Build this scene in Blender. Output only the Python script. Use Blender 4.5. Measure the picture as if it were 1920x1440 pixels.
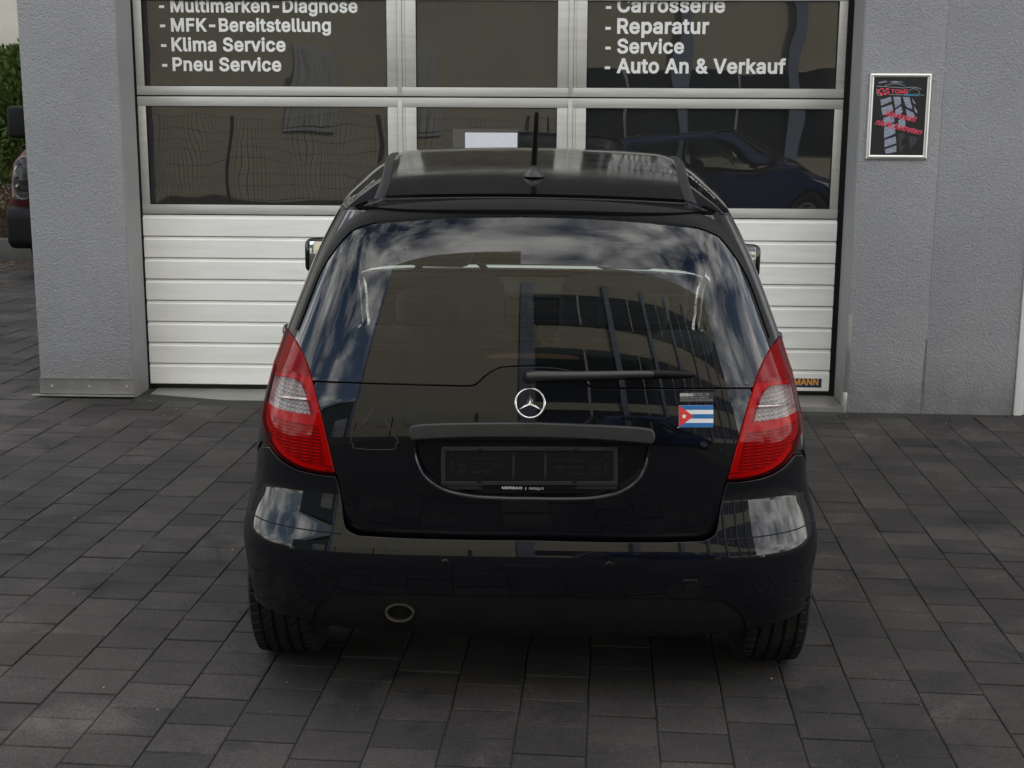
import bpy, bmesh, math, random
import numpy as np
from mathutils import Vector, Matrix
from mathutils.geometry import delaunay_2d_cdt
random.seed(7); rng = np.random.default_rng(7)
PI = math.pi
for o in list(bpy.data.objects): bpy.data.objects.remove(o, do_unlink=True)
scn = bpy.context.scene
C = scn.collection

# ------------------------------------------------------------------ camera
FPX, TILT, YAW, ROLL, CAMH, CS = 2519., .19597, .03267, .005156, 1.70, .008   # CS: the forecourt falls 0.8 % to the right
cF = np.array([-math.sin(YAW)*math.cos(TILT), math.cos(YAW)*math.cos(TILT), -math.sin(TILT)])
_r = np.array([math.cos(YAW), math.sin(YAW), 0.]); _u = np.cross(_r, cF)
cR = _r*math.cos(ROLL)+_u*math.sin(ROLL); cU = _u*math.cos(ROLL)-_r*math.sin(ROLL)
cam = bpy.data.cameras.new('camera'); cam.sensor_width = 36; cam.lens = FPX/1920*36
cam.clip_end = 500; cam.clip_start = .05
camo = bpy.data.objects.new('camera', cam); C.objects.link(camo)
camo.matrix_world = Matrix(((cR[0], cU[0], -cF[0], 0), (cR[1], cU[1], -cF[1], 0), (cR[2], cU[2], -cF[2], CAMH), (0, 0, 0, 1)))
scn.camera = camo
scn.render.resolution_x, scn.render.resolution_y = 1024, 768

# ------------------------------------------------------------------ sky, sun, exposure
SUN_EL, SUN_AZ = math.radians(43), math.radians(32)     # sun stands behind the garage: the forecourt lies in its shade
w = bpy.data.worlds.new('World'); scn.world = w; w.use_nodes = True
nt = w.node_tree; nt.nodes.clear()
out = nt.nodes.new('ShaderNodeOutputWorld'); bg = nt.nodes.new('ShaderNodeBackground'); bg.inputs[1].default_value = .10
sky = nt.nodes.new('ShaderNodeTexSky'); sky.sky_type = 'NISHITA'; sky.sun_disc = False
sky.sun_elevation = SUN_EL; sky.sun_rotation = SUN_AZ
tc = nt.nodes.new('ShaderNodeTexCoord'); mp = nt.nodes.new('ShaderNodeMapping'); mp.inputs['Scale'].default_value = (1, 1, 1.7)
nz = nt.nodes.new('ShaderNodeTexNoise'); nz.inputs['Scale'].default_value = 3.4; nz.inputs['Detail'].default_value = 9; nz.inputs['Roughness'].default_value = .58
nz.inputs['Distortion'].default_value = .35
rp = nt.nodes.new('ShaderNodeValToRGB'); rp.color_ramp.elements[0].position = .40; rp.color_ramp.elements[1].position = .60
nz2 = nt.nodes.new('ShaderNodeTexNoise'); nz2.inputs['Scale'].default_value = 7; nz2.inputs['Detail'].default_value = 6
rc = nt.nodes.new('ShaderNodeValToRGB'); rc.color_ramp.elements[0].position = .3; rc.color_ramp.elements[1].position = .7
rc.color_ramp.elements[0].color = (9, 9, 9.2, 1); rc.color_ramp.elements[1].color = (24, 23.5, 22.5, 1)
mx = nt.nodes.new('ShaderNodeMixRGB')
L = nt.links.new
L(tc.outputs['Generated'], mp.inputs[0]); L(mp.outputs[0], nz.inputs['Vector']); L(mp.outputs[0], nz2.inputs['Vector'])
L(nz.outputs['Fac'], rp.inputs[0]); L(nz2.outputs['Fac'], rc.inputs[0])
L(rp.outputs[0], mx.inputs[0]); L(sky.outputs[0], mx.inputs[1]); L(rc.outputs[0], mx.inputs[2])
L(mx.outputs[0], bg.inputs[0]); L(bg.outputs[0], out.inputs[0])
sl = bpy.data.lights.new('sun', 'SUN'); sl.energy = 3.0; sl.angle = math.radians(.53); sl.color = (1, .95, .87)
so = bpy.data.objects.new('sun', sl); C.objects.link(so)
sd = Vector((math.sin(SUN_AZ)*math.cos(SUN_EL), math.cos(SUN_AZ)*math.cos(SUN_EL), math.sin(SUN_EL)))
so.rotation_euler = (-sd).to_track_quat('-Z', 'Y').to_euler()
so.location = (4, 30, 30)
vs = scn.view_settings; vs.view_transform = 'Standard'; vs.look = 'None'; vs.gamma = 1; vs.exposure = .88
vs.use_curve_mapping = False

# ------------------------------------------------------------------ helpers
def ray(px, py): return cR*(px-960)/FPX - cU*(py-720)/FPX + cF
def at_y(px, py, Y):
    d = ray(px, py); p = d*(Y/d[1]); p[2] += CAMH; return p
def gz(x): return -CS*(x+.5)

def tag(o, label=None, cat=None, group=None, kind=None):
    if label: o['label'] = label
    if cat: o['category'] = cat
    if group: o['group'] = group
    if kind: o['kind'] = kind
    return o
def empty(name, loc=(0, 0, 0), rot=(0, 0, 0), parent=None):
    o = bpy.data.objects.new(name, None); C.objects.link(o); o.location = loc; o.rotation_euler = rot; o.empty_display_size = .1
    if parent: o.parent = parent
    return o
def mesh_obj(name, verts, faces, mat=None, parent=None, smooth=False, normals=None):
    me = bpy.data.meshes.new(name); me.from_pydata([tuple(map(float, v)) for v in verts], [], [tuple(map(int, f)) for f in faces]); me.update()
    if mat: me.materials.append(mat)
    if smooth or normals is not None:
        me.polygons.foreach_set('use_smooth', [True]*len(me.polygons))
    if normals is not None:
        me.normals_split_custom_set_from_vertices([tuple(map(float, n)) for n in normals])
    o = bpy.data.objects.new(name, me); C.objects.link(o)
    if parent: o.parent = parent
    return o
class MB:
    """collects boxes / prisms / tubes, then becomes ONE mesh object"""
    def __init__(s): s.v = []; s.f = []
    def box(s, x0, x1, y0, y1, z0, z1):
        b = len(s.v); s.v += [(x, y, z) for z in (z0, z1) for y in (y0, y1) for x in (x0, x1)]
        s.f += [(b+i for i in q) for q in ((0, 2, 3, 1), (4, 5, 7, 6), (0, 1, 5, 4), (2, 6, 7, 3), (0, 4, 6, 2), (1, 3, 7, 5))]; s.f = [tuple(q) for q in s.f]; return s
    def prism(s, pts, axis, a0, a1):
        """pts: 2D polygon; axis 'x','y','z' is the extrusion axis"""
        b = len(s.v); n = len(pts)
        def P(p, a): return {'x': (a, p[0], p[1]), 'y': (p[0], a, p[1]), 'z': (p[0], p[1], a)}[axis]
        s.v += [P(p, a0) for p in pts]+[P(p, a1) for p in pts]
        s.f += [tuple(range(b, b+n)), tuple(range(b+2*n-1, b+n-1, -1))]
        s.f += [(b+i, b+n+i, b+n+(i+1) % n, b+(i+1) % n) for i in range(n)]; return s
    def tube(s, path, rad, seg=8, cap=True):
        path = [np.array(p, float) for p in path]; b0 = len(s.v)
        rads = rad if hasattr(rad, '__len__') else [rad]*len(path)
        for i, p in enumerate(path):
            t = path[min(i+1, len(path)-1)]-path[max(i-1, 0)]; t = t/(np.linalg.norm(t)+1e-9)
            a = np.cross(t, [0, 0, 1]); 
            if np.linalg.norm(a) < .1: a = np.cross(t, [0, 1, 0])
            a /= np.linalg.norm(a); c = np.cross(t, a)
            for k in range(seg):
                th = 2*PI*k/seg; s.v.append(tuple(p+rads[i]*(a*math.cos(th)+c*math.sin(th))))
        for i in range(len(path)-1):
            for k in range(seg):
                A = b0+i*seg+k; B = b0+i*seg+(k+1) % seg; s.f.append((A, B, B+seg, A+seg))
        if cap: s.f += [tuple(b0+k for k in range(seg))[::-1], tuple(b0+(len(path)-1)*seg+k for k in range(seg))]
        return s
    def build(s, name, mat, parent=None, smooth=False, bevel=0, segs=2, angle=None):
        o = mesh_obj(name, s.v, s.f, mat, parent)
        bm = bmesh.new(); bm.from_mesh(o.data)
        bmesh.ops.recalc_face_normals(bm, faces=bm.faces[:])
        if bevel:
            es = [e for e in bm.edges if len(e.link_faces) == 2 and e.calc_face_angle(0) > math.radians(25)]
            bmesh.ops.bevel(bm, geom=es, offset=bevel, segments=segs, affect='EDGES', profile=.5, clamp_overlap=True)
        bm.to_mesh(o.data); bm.free()
        if smooth or bevel:
            o.data.polygons.foreach_set('use_smooth', [True]*len(o.data.polygons))
            o.data.set_sharp_from_angle(angle=math.radians(angle or 35))
        return o
def lathe(profile, seg, axis='x'):
    """profile: (a, r) along the axis; returns verts, faces"""
    v = []; f = []; n = len(profile)
    for k in range(seg):
        c, s_ = math.cos(2*PI*k/seg), math.sin(2*PI*k/seg)
        for a, r in profile:
            v.append((a, r*c, r*s_) if axis == 'x' else ((r*c, a, r*s_) if axis == 'y' else (r*c, r*s_, a)))
    for k in range(seg):
        for i in range(n-1):
            A = k*n+i; B = ((k+1) % seg)*n+i
            f.append((A, A+1, B+1, B))
    return v, f
def fixn(o):
    bm = bmesh.new(); bm.from_mesh(o.data); bmesh.ops.recalc_face_normals(bm, faces=bm.faces[:]); bm.to_mesh(o.data); bm.free(); return o
try:      # Blender's own bundled sans serif; falls back to the built-in font
    import os
    FONT = bpy.data.fonts.load(os.path.join(bpy.utils.system_resource('DATAFILES'), 'fonts', 'Inter.woff2'))
except Exception:
    FONT = None
def text_mesh(body, size, bold=0., shear=0., spacing=1., extrude=.0, align='LEFT'):
    """flat lettering: every outline of the glyphs is sampled, thickened by `bold` and filled on its own"""
    cu = bpy.data.curves.new('text', 'FONT'); cu.body = body; cu.size = size; cu.shear = shear
    cu.space_character = spacing; cu.align_x = align
    if FONT: cu.font = FONT
    o = bpy.data.objects.new('text', cu); C.objects.link(o); bpy.context.view_layer.update()
    crv = o.to_curve(bpy.context.evaluated_depsgraph_get()); loops = []
    for sp in crv.splines:
        pts = []; bp = sp.bezier_points; n = len(bp)
        for i in range(n):
            p0, h0, h1, p1 = [np.array(q[:2]) for q in (bp[i].co, bp[i].handle_right, bp[(i+1) % n].handle_left, bp[(i+1) % n].co)]
            straight = abs((h0-p0)[0]*(p1-p0)[1]-(h0-p0)[1]*(p1-p0)[0])+abs((h1-p0)[0]*(p1-p0)[1]-(h1-p0)[1]*(p1-p0)[0]) < 1e-7*size*size*1e2
            for k in range(1 if straight else 5):
                t = k/5; pts.append(p0*(1-t)**3+3*h0*t*(1-t)**2+3*h1*t*t*(1-t)+p1*t**3)
        q = [pts[0]]
        for p in pts[1:]:
            if np.hypot(*(p-q[-1])) > size*.002: q.append(p)
        if np.hypot(*(q[0]-q[-1])) < size*.002: q.pop()
        if len(q) > 2: loops.append(np.array(q))
    o.to_curve_clear(); bpy.data.objects.remove(o, do_unlink=True); bpy.data.curves.remove(cu)
    def area(l): return .5*np.sum(l[:, 0]*np.roll(l[:, 1], -1)-np.roll(l[:, 0], -1)*l[:, 1])
    big = max(loops, key=lambda l: abs(area(l)))
    if area(big) < 0: loops = [l[::-1] for l in loops]
    def grow(l, d):          # moves every outline away from its ink
        n = len(l); r_ = []
        for i in range(n):
            e0 = l[i]-l[i-1]; e1 = l[(i+1) % n]-l[i]; e0 = e0/(np.hypot(*e0)+1e-12); e1 = e1/(np.hypot(*e1)+1e-12)
            m_ = np.array([e0[1]+e1[1], -e0[0]-e1[0]]); m_ /= np.hypot(*m_)+1e-9; c = max(.5, m_[0]*e1[1]-m_[1]*e1[0])
            r_.append(l[i]+m_*d/c)
        return np.array(r_)
    loops = [grow(l, bold) for l in loops]
    pts = []; ed = []
    for l in loops:
        b = len(pts); pts += list(l); ed += [(b+i, b+(i+1) % len(l)) for i in range(len(l))]
    vo, eo, fo, *_ = delaunay_2d_cdt([Vector(p) for p in pts], ed, [], 0, 1e-9)
    P_ = np.array([v[:] for v in vo]); T_ = np.array([f[:3] for f in fo]); cen = P_[T_].mean(1); wn = np.zeros(len(cen), int)
    for l in loops:          # non-zero winding: overlapping strokes stay filled
        A, B_ = l, np.roll(l, -1, 0)
        for (x0, y0), (x1, y1) in zip(A, B_):
            if y0 == y1: continue
            hit = (cen[:, 1] >= min(y0, y1)) & (cen[:, 1] < max(y0, y1)) & (cen[:, 0] < x0+(cen[:, 1]-y0)*(x1-x0)/(y1-y0))
            wn[hit] += 1 if y1 > y0 else -1
    V_ = [(p[0], p[1], 0.) for p in P_]; F_ = [tuple(int(i) for i in t) for t, w_ in zip(T_, wn) if w_ != 0]
    me = bpy.data.meshes.new('text'); me.from_pydata(V_, [], F_); me.update()
    return me
def text_obj(name, body, size, mat, mtx, parent=None, width=None, height=None, **k):
    """text lies in its local XY; scaled to width; mtx places it"""
    me = text_mesh(body, size, **k)
    co = np.array([v.co[:] for v in me.vertices]); x0, x1 = co[:, 0].min(), co[:, 0].max(); y0, y1 = co[:, 1].min(), co[:, 1].max()
    sx = width/(x1-x0) if width else 1.; sy = height/(y1-y0) if height else sx
    for v in me.vertices: v.co = ((v.co[0]-x0)*sx, v.co[1]*sy, v.co[2])
    me.materials.clear(); me.materials.append(mat)
    o = bpy.data.objects.new(name, me); C.objects.link(o)
    if parent: o.parent = parent
    o.matrix_local = mtx
    return o
def copy_tree(o, parent=None):
    c = o.copy(); C.objects.link(c); c.parent = parent
    for ch in list(o.children): copy_tree(ch, c)
    return c

# ------------------------------------------------------------------ materials
def newmat(name):
    m = bpy.data.materials.new(name); m.use_nodes = True; return m, m.node_tree, m.node_tree.nodes['Principled BSDF']
def ND(t, typ, **kw):
    n = t.nodes.new(typ)
    for k, v in kw.items():
        if k in n.inputs: n.inputs[k].default_value = v
        else: setattr(n, k, v)
    return n
def mat(name, col, rough=.5, metal=0., coat=0., coatr=.03, spec=.5, var=0., vscale=8., bump=0., bscale=200., bdist=.001, rvar=0., detail=4., stretch=None, second=None, sscale=3., sfac=.5, spos=(.45, .65)):
    """procedural principled material: colour varied by noise, optional second colour patches, bump"""
    m, t, p = newmat(name)
    p.inputs['Roughness'].default_value = rough; p.inputs['Metallic'].default_value = metal
    p.inputs['Coat Weight'].default_value = coat; p.inputs['Coat Roughness'].default_value = coatr
    p.inputs['Specular IOR Level'].default_value = spec
    g = ND(t, 'ShaderNodeNewGeometry'); vec = g.outputs['Position']
    if stretch:
        mp = ND(t, 'ShaderNodeMapping'); mp.inputs['Scale'].default_value = stretch; t.links.new(vec, mp.inputs[0]); vec = mp.outputs[0]
    n = ND(t, 'ShaderNodeTexNoise', Scale=vscale, Detail=detail); t.links.new(vec, n.inputs['Vector'])
    r = ND(t, 'ShaderNodeMapRange'); r.inputs[1].default_value = .25; r.inputs[2].default_value = .75; r.inputs[3].default_value = 1-var; r.inputs[4].default_value = 1+var
    t.links.new(n.outputs['Fac'], r.inputs[0])
    mul = ND(t, 'ShaderNodeMixRGB', blend_type='MULTIPLY'); mul.inputs[0].default_value = 1; mul.inputs[1].default_value = (*col, 1)
    t.links.new(r.outputs[0], mul.inputs[2]); c = mul.outputs[0]
    if second:
        n2 = ND(t, 'ShaderNodeTexNoise', Scale=sscale, Detail=6.); t.links.new(vec, n2.inputs['Vector'])
        r2 = ND(t, 'ShaderNodeMapRange'); r2.inputs[1].default_value, r2.inputs[2].default_value = spos; r2.inputs[4].default_value = sfac
        t.links.new(n2.outputs['Fac'], r2.inputs[0])
        mm = ND(t, 'ShaderNodeMixRGB'); mm.inputs[2].default_value = (*second, 1); t.links.new(r2.outputs[0], mm.inputs[0]); t.links.new(c, mm.inputs[1]); c = mm.outputs[0]
    t.links.new(c, p.inputs['Base Color'])
    if rvar:
        rr = ND(t, 'ShaderNodeMapRange'); rr.inputs[1].default_value = .3; rr.inputs[2].default_value = .7; rr.inputs[3].default_value = max(rough-rvar, 0); rr.inputs[4].default_value = rough+rvar
        t.links.new(n.outputs['Fac'], rr.inputs[0]); t.links.new(rr.outputs[0], p.inputs['Roughness'])
    if bump:
        nb = ND(t, 'ShaderNodeTexNoise', Scale=bscale, Detail=3.); t.links.new(g.outputs['Position'], nb.inputs['Vector'])
        b = ND(t, 'ShaderNodeBump', Strength=bump, Distance=bdist); t.links.new(nb.outputs['Fac'], b.inputs['Height']); t.links.new(b.outputs[0], p.inputs['Normal'])
    return m
def glassy(name, tint, ior=1.5, rough=.0, ripple=0., rscale=2.5, haze=0., gain=1.):
    """pane: fresnel mirror over a tinted see-through"""
    m, t, p = newmat(name); t.nodes.remove(p); o = t.nodes['Material Output']
    tr = ND(t, 'ShaderNodeBsdfTransparent'); tr.inputs[0].default_value = (*tint, 1)
    gl = ND(t, 'ShaderNodeBsdfGlossy'); gl.inputs['Roughness'].default_value = rough
    fr = ND(t, 'ShaderNodeFresnel', IOR=ior); mxs = ND(t, 'ShaderNodeMixShader')
    mu = ND(t, 'ShaderNodeMath', operation='MULTIPLY'); mu.use_clamp = True; mu.inputs[1].default_value = gain
    t.links.new(fr.outputs[0], mu.inputs[0]); t.links.new(mu.outputs[0], mxs.inputs[0])
    base = tr.outputs[0]
    if haze:
        df = ND(t, 'ShaderNodeBsdfDiffuse'); df.inputs[0].default_value = (.5, .5, .5, 1); ms = ND(t, 'ShaderNodeMixShader'); ms.inputs[0].default_value = haze
        t.links.new(base, ms.inputs[1]); t.links.new(df.outputs[0], ms.inputs[2]); base = ms.outputs[0]
    t.links.new(base, mxs.inputs[1]); t.links.new(gl.outputs[0], mxs.inputs[2]); t.links.new(mxs.outputs[0], o.inputs[0])
    if ripple:
        g = ND(t, 'ShaderNodeNewGeometry'); n = ND(t, 'ShaderNodeTexNoise', Scale=rscale, Detail=1.); t.links.new(g.outputs['Position'], n.inputs['Vector'])
        b = ND(t, 'ShaderNodeBump', Strength=1., Distance=ripple); t.links.new(n.outputs['Fac'], b.inputs['Height']); t.links.new(b.outputs[0], gl.inputs['Normal'])
    return m
M = {}
def plaster(name, col, scale, dist):
    m, t, p = newmat(name); p.inputs['Roughness'].default_value = .9; p.inputs['Specular IOR Level'].default_value = .2
    g = ND(t, 'ShaderNodeNewGeometry')
    n = ND(t, 'ShaderNodeTexNoise', Scale=1.3, Detail=5.); t.links.new(g.outputs['Position'], n.inputs['Vector'])
    r = ND(t, 'ShaderNodeMapRange'); r.inputs[1].default_value = .3; r.inputs[2].default_value = .7; r.inputs[3].default_value = .90; r.inputs[4].default_value = 1.08
    t.links.new(n.outputs['Fac'], r.inputs[0])
    # splash dirt low on the wall
    sx = ND(t, 'ShaderNodeSeparateXYZ'); t.links.new(g.outputs['Position'], sx.inputs[0])
    nd = ND(t, 'ShaderNodeTexNoise', Scale=9., Detail=6.); t.links.new(g.outputs['Position'], nd.inputs['Vector'])
    zz = ND(t, 'ShaderNodeMapRange'); zz.inputs[1].default_value = .0; zz.inputs[2].default_value = .32; zz.inputs[3].default_value = .75; zz.inputs[4].default_value = 0
    t.links.new(sx.outputs[2], zz.inputs[0])
    dm = ND(t, 'ShaderNodeMath', operation='MULTIPLY'); t.links.new(zz.outputs[0], dm.inputs[0]); t.links.new(nd.outputs['Fac'], dm.inputs[1])
    mul = ND(t, 'ShaderNodeMixRGB', blend_type='MULTIPLY'); mul.inputs[0].default_value = 1; mul.inputs[1].default_value = (*col, 1)
    nf = ND(t, 'ShaderNodeTexNoise', Scale=scale*1.1, Detail=3.); t.links.new(g.outputs['Position'], nf.inputs['Vector'])
    rf = ND(t, 'ShaderNodeMapRange'); rf.inputs[1].default_value = .3; rf.inputs[2].default_value = .7; rf.inputs[3].default_value = .92; rf.inputs[4].default_value = 1.07; t.links.new(nf.outputs['Fac'], rf.inputs[0])
    pr = ND(t, 'ShaderNodeMath', operation='MULTIPLY'); t.links.new(r.outputs[0], pr.inputs[0]); t.links.new(rf.outputs[0], pr.inputs[1]); t.links.new(pr.outputs[0], mul.inputs[2])
    md = ND(t, 'ShaderNodeMixRGB'); md.inputs[2].default_value = (.09, .075, .06, 1); t.links.new(dm.outputs[0], md.inputs[0]); t.links.new(mul.outputs[0], md.inputs[1])
    t.links.new(md.outputs[0], p.inputs['Base Color'])
    nb = ND(t, 'ShaderNodeTexNoise', Scale=scale, Detail=4., Roughness=.55, Distortion=.6); t.links.new(g.outputs['Position'], nb.inputs['Vector'])
    b = ND(t, 'ShaderNodeBump', Strength=1., Distance=dist); t.links.new(nb.outputs['Fac'], b.inputs['Height']); t.links.new(b.outputs[0], p.inputs['Normal'])
    return m
M['plaster'] = plaster('grey_roughcast', (.365, .367, .38), 95, .011)
M['reveal'] = plaster('grey_smooth_render', (.29, .285, .28), 160, .002)
M['alu'] = mat('anodised_aluminium', (.56, .56, .52), .42, .35, var=.05, vscale=3, stretch=(1, 1, 14), rvar=.08, bump=.1, bscale=300, second=(.42, .42, .38), sscale=2.5, sfac=.35)
M['slat'] = mat('white_woodgrain_slat', (.87, .865, .82), .38, var=.025, vscale=6, stretch=(1, 1, 10), bump=.12, bscale=160, bdist=.0006, second=(.66, .65, .60), sscale=1.6, sfac=.3)
M['rubber'] = mat('black_rubber', (.008, .008, .008), .55, spec=.2, var=.2)
M['galv'] = mat('galvanised_sheet', (.27, .265, .25), .42, .5, var=.12, vscale=7, rvar=.12, second=(.26, .24, .21), sscale=5, sfac=.6)
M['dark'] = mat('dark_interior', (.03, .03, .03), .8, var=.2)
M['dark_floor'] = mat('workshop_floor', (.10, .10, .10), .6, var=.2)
M['white_text'] = mat('white_vinyl_letters', (.80, .80, .78), .45, var=.02)
M['pane'] = glassy('acrylic_door_pane', (.20, .20, .19), 1.55, .0, ripple=.0022, rscale=2.2, haze=.035, gain=1.8)
M['paper'] = mat('white_paper', (.72, .74, .80), .6, var=.04, vscale=30)
M['sleeve'] = glassy('plastic_sleeve', (.72, .74, .74), 1.5, .12, haze=.14)
M['frame_alu'] = mat('satin_frame_aluminium', (.66, .66, .63), .3, .7, var=.03)
M['whitedoor'] = mat('white_door_enamel', (.74, .74, .73), .4, var=.02)
M['concrete'] = mat('weathered_concrete', (.09, .088, .08), .9, var=.25, vscale=6, bump=.4, bscale=60, bdist=.004)
M['cream'] = mat('cream_wall_paint', (.62, .58, .50), .85, var=.05, vscale=2, bump=.2, bscale=80, bdist=.003, second=(.42, .39, .34), sscale=1.2, sfac=.4)

# ------------------------------------------------------------------ ground and pavers
PA = .0398; PW, PL, U0, V0 = .2, .174, -.040, 3.482
def paver_mat():
    m, t, p = newmat('anthracite_concrete_paver'); p.inputs['Roughness'].default_value = .82; p.inputs['Specular IOR Level'].default_value = .35
    g = ND(t, 'ShaderNodeNewGeometry'); mp = ND(t, 'ShaderNodeMapping'); mp.inputs['Rotation'].default_value = (0, 0, PA)
    t.links.new(g.outputs['Position'], mp.inputs[0]); s = ND(t, 'ShaderNodeSeparateXYZ'); t.links.new(mp.outputs[0], s.inputs[0])
    def mth(op, a, b=None):
        n = ND(t, 'ShaderNodeMath', operation=op)
        for i, q in enumerate((a, b)):
            if q is None: continue
            if isinstance(q, (int, float)): n.inputs[i].default_value = q
            else: t.links.new(q, n.inputs[i])
        return n.outputs[0]
    cu = mth('FLOOR', mth('DIVIDE', mth('SUBTRACT', s.outputs[0], U0), PW))
    odd = mth('MODULO', mth('ABSOLUTE', cu), 2.)
    vv = mth('FLOOR', mth('DIVIDE', mth('SUBTRACT', s.outputs[1], mth('ADD', V0, mth('MULTIPLY', odd, PL*.5))), PL))
    cb = ND(t, 'ShaderNodeCombineXYZ'); t.links.new(cu, cb.inputs[0]); t.links.new(vv, cb.inputs[1])
    wn = ND(t, 'ShaderNodeTexWhiteNoise'); t.links.new(cb.outputs[0], wn.inputs[0])
    r1 = mth('ADD', mth('MULTIPLY', wn.outputs['Value'], .56), .74)
    n1 = ND(t, 'ShaderNodeTexNoise', Scale=130., Detail=4., Roughness=.8); t.links.new(g.outputs['Position'], n1.inputs['Vector'])
    g1 = ND(t, 'ShaderNodeMapRange'); g1.inputs[1].default_value = .3; g1.inputs[2].default_value = .72; g1.inputs[3].default_value = .35; g1.inputs[4].default_value = 2.0
    t.links.new(n1.outputs['Fac'], g1.inputs[0])
    n2 = ND(t, 'ShaderNodeTexNoise', Scale=1.7, Detail=6., Roughness=.6); t.links.new(g.outputs['Position'], n2.inputs['Vector'])
    g2 = ND(t, 'ShaderNodeMapRange'); g2.inputs[1].default_value = .3; g2.inputs[2].default_value = .7; g2.inputs[3].default_value = .52; g2.inputs[4].default_value = 1.45
    t.links.new(n2.outputs['Fac'], g2.inputs[0])
    f = mth('MULTIPLY', mth('MULTIPLY', r1, g1.outputs[0]), g2.outputs[0])
    mul = ND(t, 'ShaderNodeMixRGB', blend_type='MULTIPLY'); mul.inputs[0].default_value = 1; mul.inputs[1].default_value = (.0290, .0265, .0245, 1); t.links.new(f, mul.inputs[2])
    # faint reddish-brown dust patches
    n3 = ND(t, 'ShaderNodeTexNoise', Scale=.9, Detail=5.); t.links.new(g.outputs['Position'], n3.inputs['Vector'])
    g3 = ND(t, 'ShaderNodeMapRange'); g3.inputs[1].default_value = .5; g3.inputs[2].default_value = .72; g3.inputs[4].default_value = .35; t.links.new(n3.outputs['Fac'], g3.inputs[0])
    mm = ND(t, 'ShaderNodeMixRGB'); mm.inputs[2].default_value = (.060, .047, .042, 1); t.links.new(g3.outputs[0], mm.inputs[0]); t.links.new(mul.outputs[0], mm.inputs[1])
    ns = ND(t, 'ShaderNodeTexNoise', Scale=2.6, Detail=8., Roughness=.62, Distortion=.5); t.links.new(g.outputs['Position'], ns.inputs['Vector'])
    gs = ND(t, 'ShaderNodeMapRange'); gs.inputs[1].default_value = .56; gs.inputs[2].default_value = .66; gs.inputs[3].default_value = 1.; gs.inputs[4].default_value = .5; t.links.new(ns.outputs['Fac'], gs.inputs[0])
    gl_ = ND(t, 'ShaderNodeMapRange'); gl_.inputs[1].default_value = .30; gl_.inputs[2].default_value = .42; gl_.inputs[3].default_value = 1.8; gl_.inputs[4].default_value = 1.; t.links.new(ns.outputs['Fac'], gl_.inputs[0])
    mst = ND(t, 'ShaderNodeMixRGB', blend_type='MULTIPLY'); mst.inputs[0].default_value = 1; t.links.new(mm.outputs[0], mst.inputs[1]); t.links.new(mth('MULTIPLY', gs.outputs[0], gl_.outputs[0]), mst.inputs[2]); mm = mst
    # light grit specks
    n4 = ND(t, 'ShaderNodeTexVoronoi', Scale=60.); t.links.new(g.outputs['Position'], n4.inputs['Vector'])
    lt = mth('LESS_THAN', n4.outputs['Distance'], .09); wn2 = ND(t, 'ShaderNodeSeparateColor'); t.links.new(n4.outputs['Color'], wn2.inputs[0])
    sel = mth('MULTIPLY', lt, mth('GREATER_THAN', wn2.outputs[0], .93))
    ms = ND(t, 'ShaderNodeMixRGB'); ms.inputs[2].default_value = (.22, .21, .19, 1); t.links.new(mth('MULTIPLY', sel, .7), ms.inputs[0]); t.links.new(mm.outputs[0], ms.inputs[1])
    t.links.new(ms.outputs[0], p.inputs['Base Color'])
    b = ND(t, 'ShaderNodeBump', Strength=.55, Distance=.0022); t.links.new(n1.outputs['Fac'], b.inputs['Height']); t.links.new(b.outputs[0], p.inputs['Normal'])
    return m
M['paver'] = paver_mat()
M['joint'] = mat('joint_sand', (.020, .019, .017), .95, var=.3, vscale=30, second=(.028, .034, .014), sscale=2.2, sfac=.5)
M['asphalt'] = M['paver']
gsheet = MB()
gv = []
for x in (-60, 60):
    for y in (-60, 60): gv.append((x, y, gz(x)-.006))
ground = mesh_obj('ground', gv, [(0, 2, 3, 1)], M['joint']); tag(ground, kind='structure')
far = mesh_obj('street', [(-60, -60, gz(-60)-.002), (60, -60, gz(60)-.002), (60, -7.5, gz(60)-.002), (-60, -7.5, gz(-60)-.002)], [(0, 1, 2, 3)], M['paver']); tag(far, kind='structure')
c_, s_ = math.cos(PA), math.sin(PA)
def paver_mesh(variant):
    a, b, g, ch = PW/2, PL/2, .0019, .0026
    r = random.Random(variant)
    def ringp(ins, z, gy=.0014): return [(-a+ins+r.uniform(-.0012, .0012), -b+gy+ins+r.uniform(-.0012, .0012), z), (a-ins+r.uniform(-.0012, .0012), -b+gy+ins+r.uniform(-.0012, .0012), z), (a-ins+r.uniform(-.0012, .0012), b-gy-ins+r.uniform(-.0012, .0012), z), (-a+ins+r.uniform(-.0012, .0012), b-gy-ins+r.uniform(-.0012, .0012), z)]
    v = ringp(g, -.03)+ringp(g, -ch)+ringp(g+ch, 0)
    f = [(8, 9, 10, 11)]
    for k in (0, 4): f += [(k+i, k+(i+1) % 4, k+4+(i+1) % 4, k+4+i) for i in range(4)]
    return v, f
pv = [paver_mesh(i) for i in range(5)]
pmesh = []
for v, f in pv:
    me = bpy.data.meshes.new('paver'); me.from_pydata(v, [], f); me.materials.append(M['paver']); me.update(); pmesh.append(me)
cells = []
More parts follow.
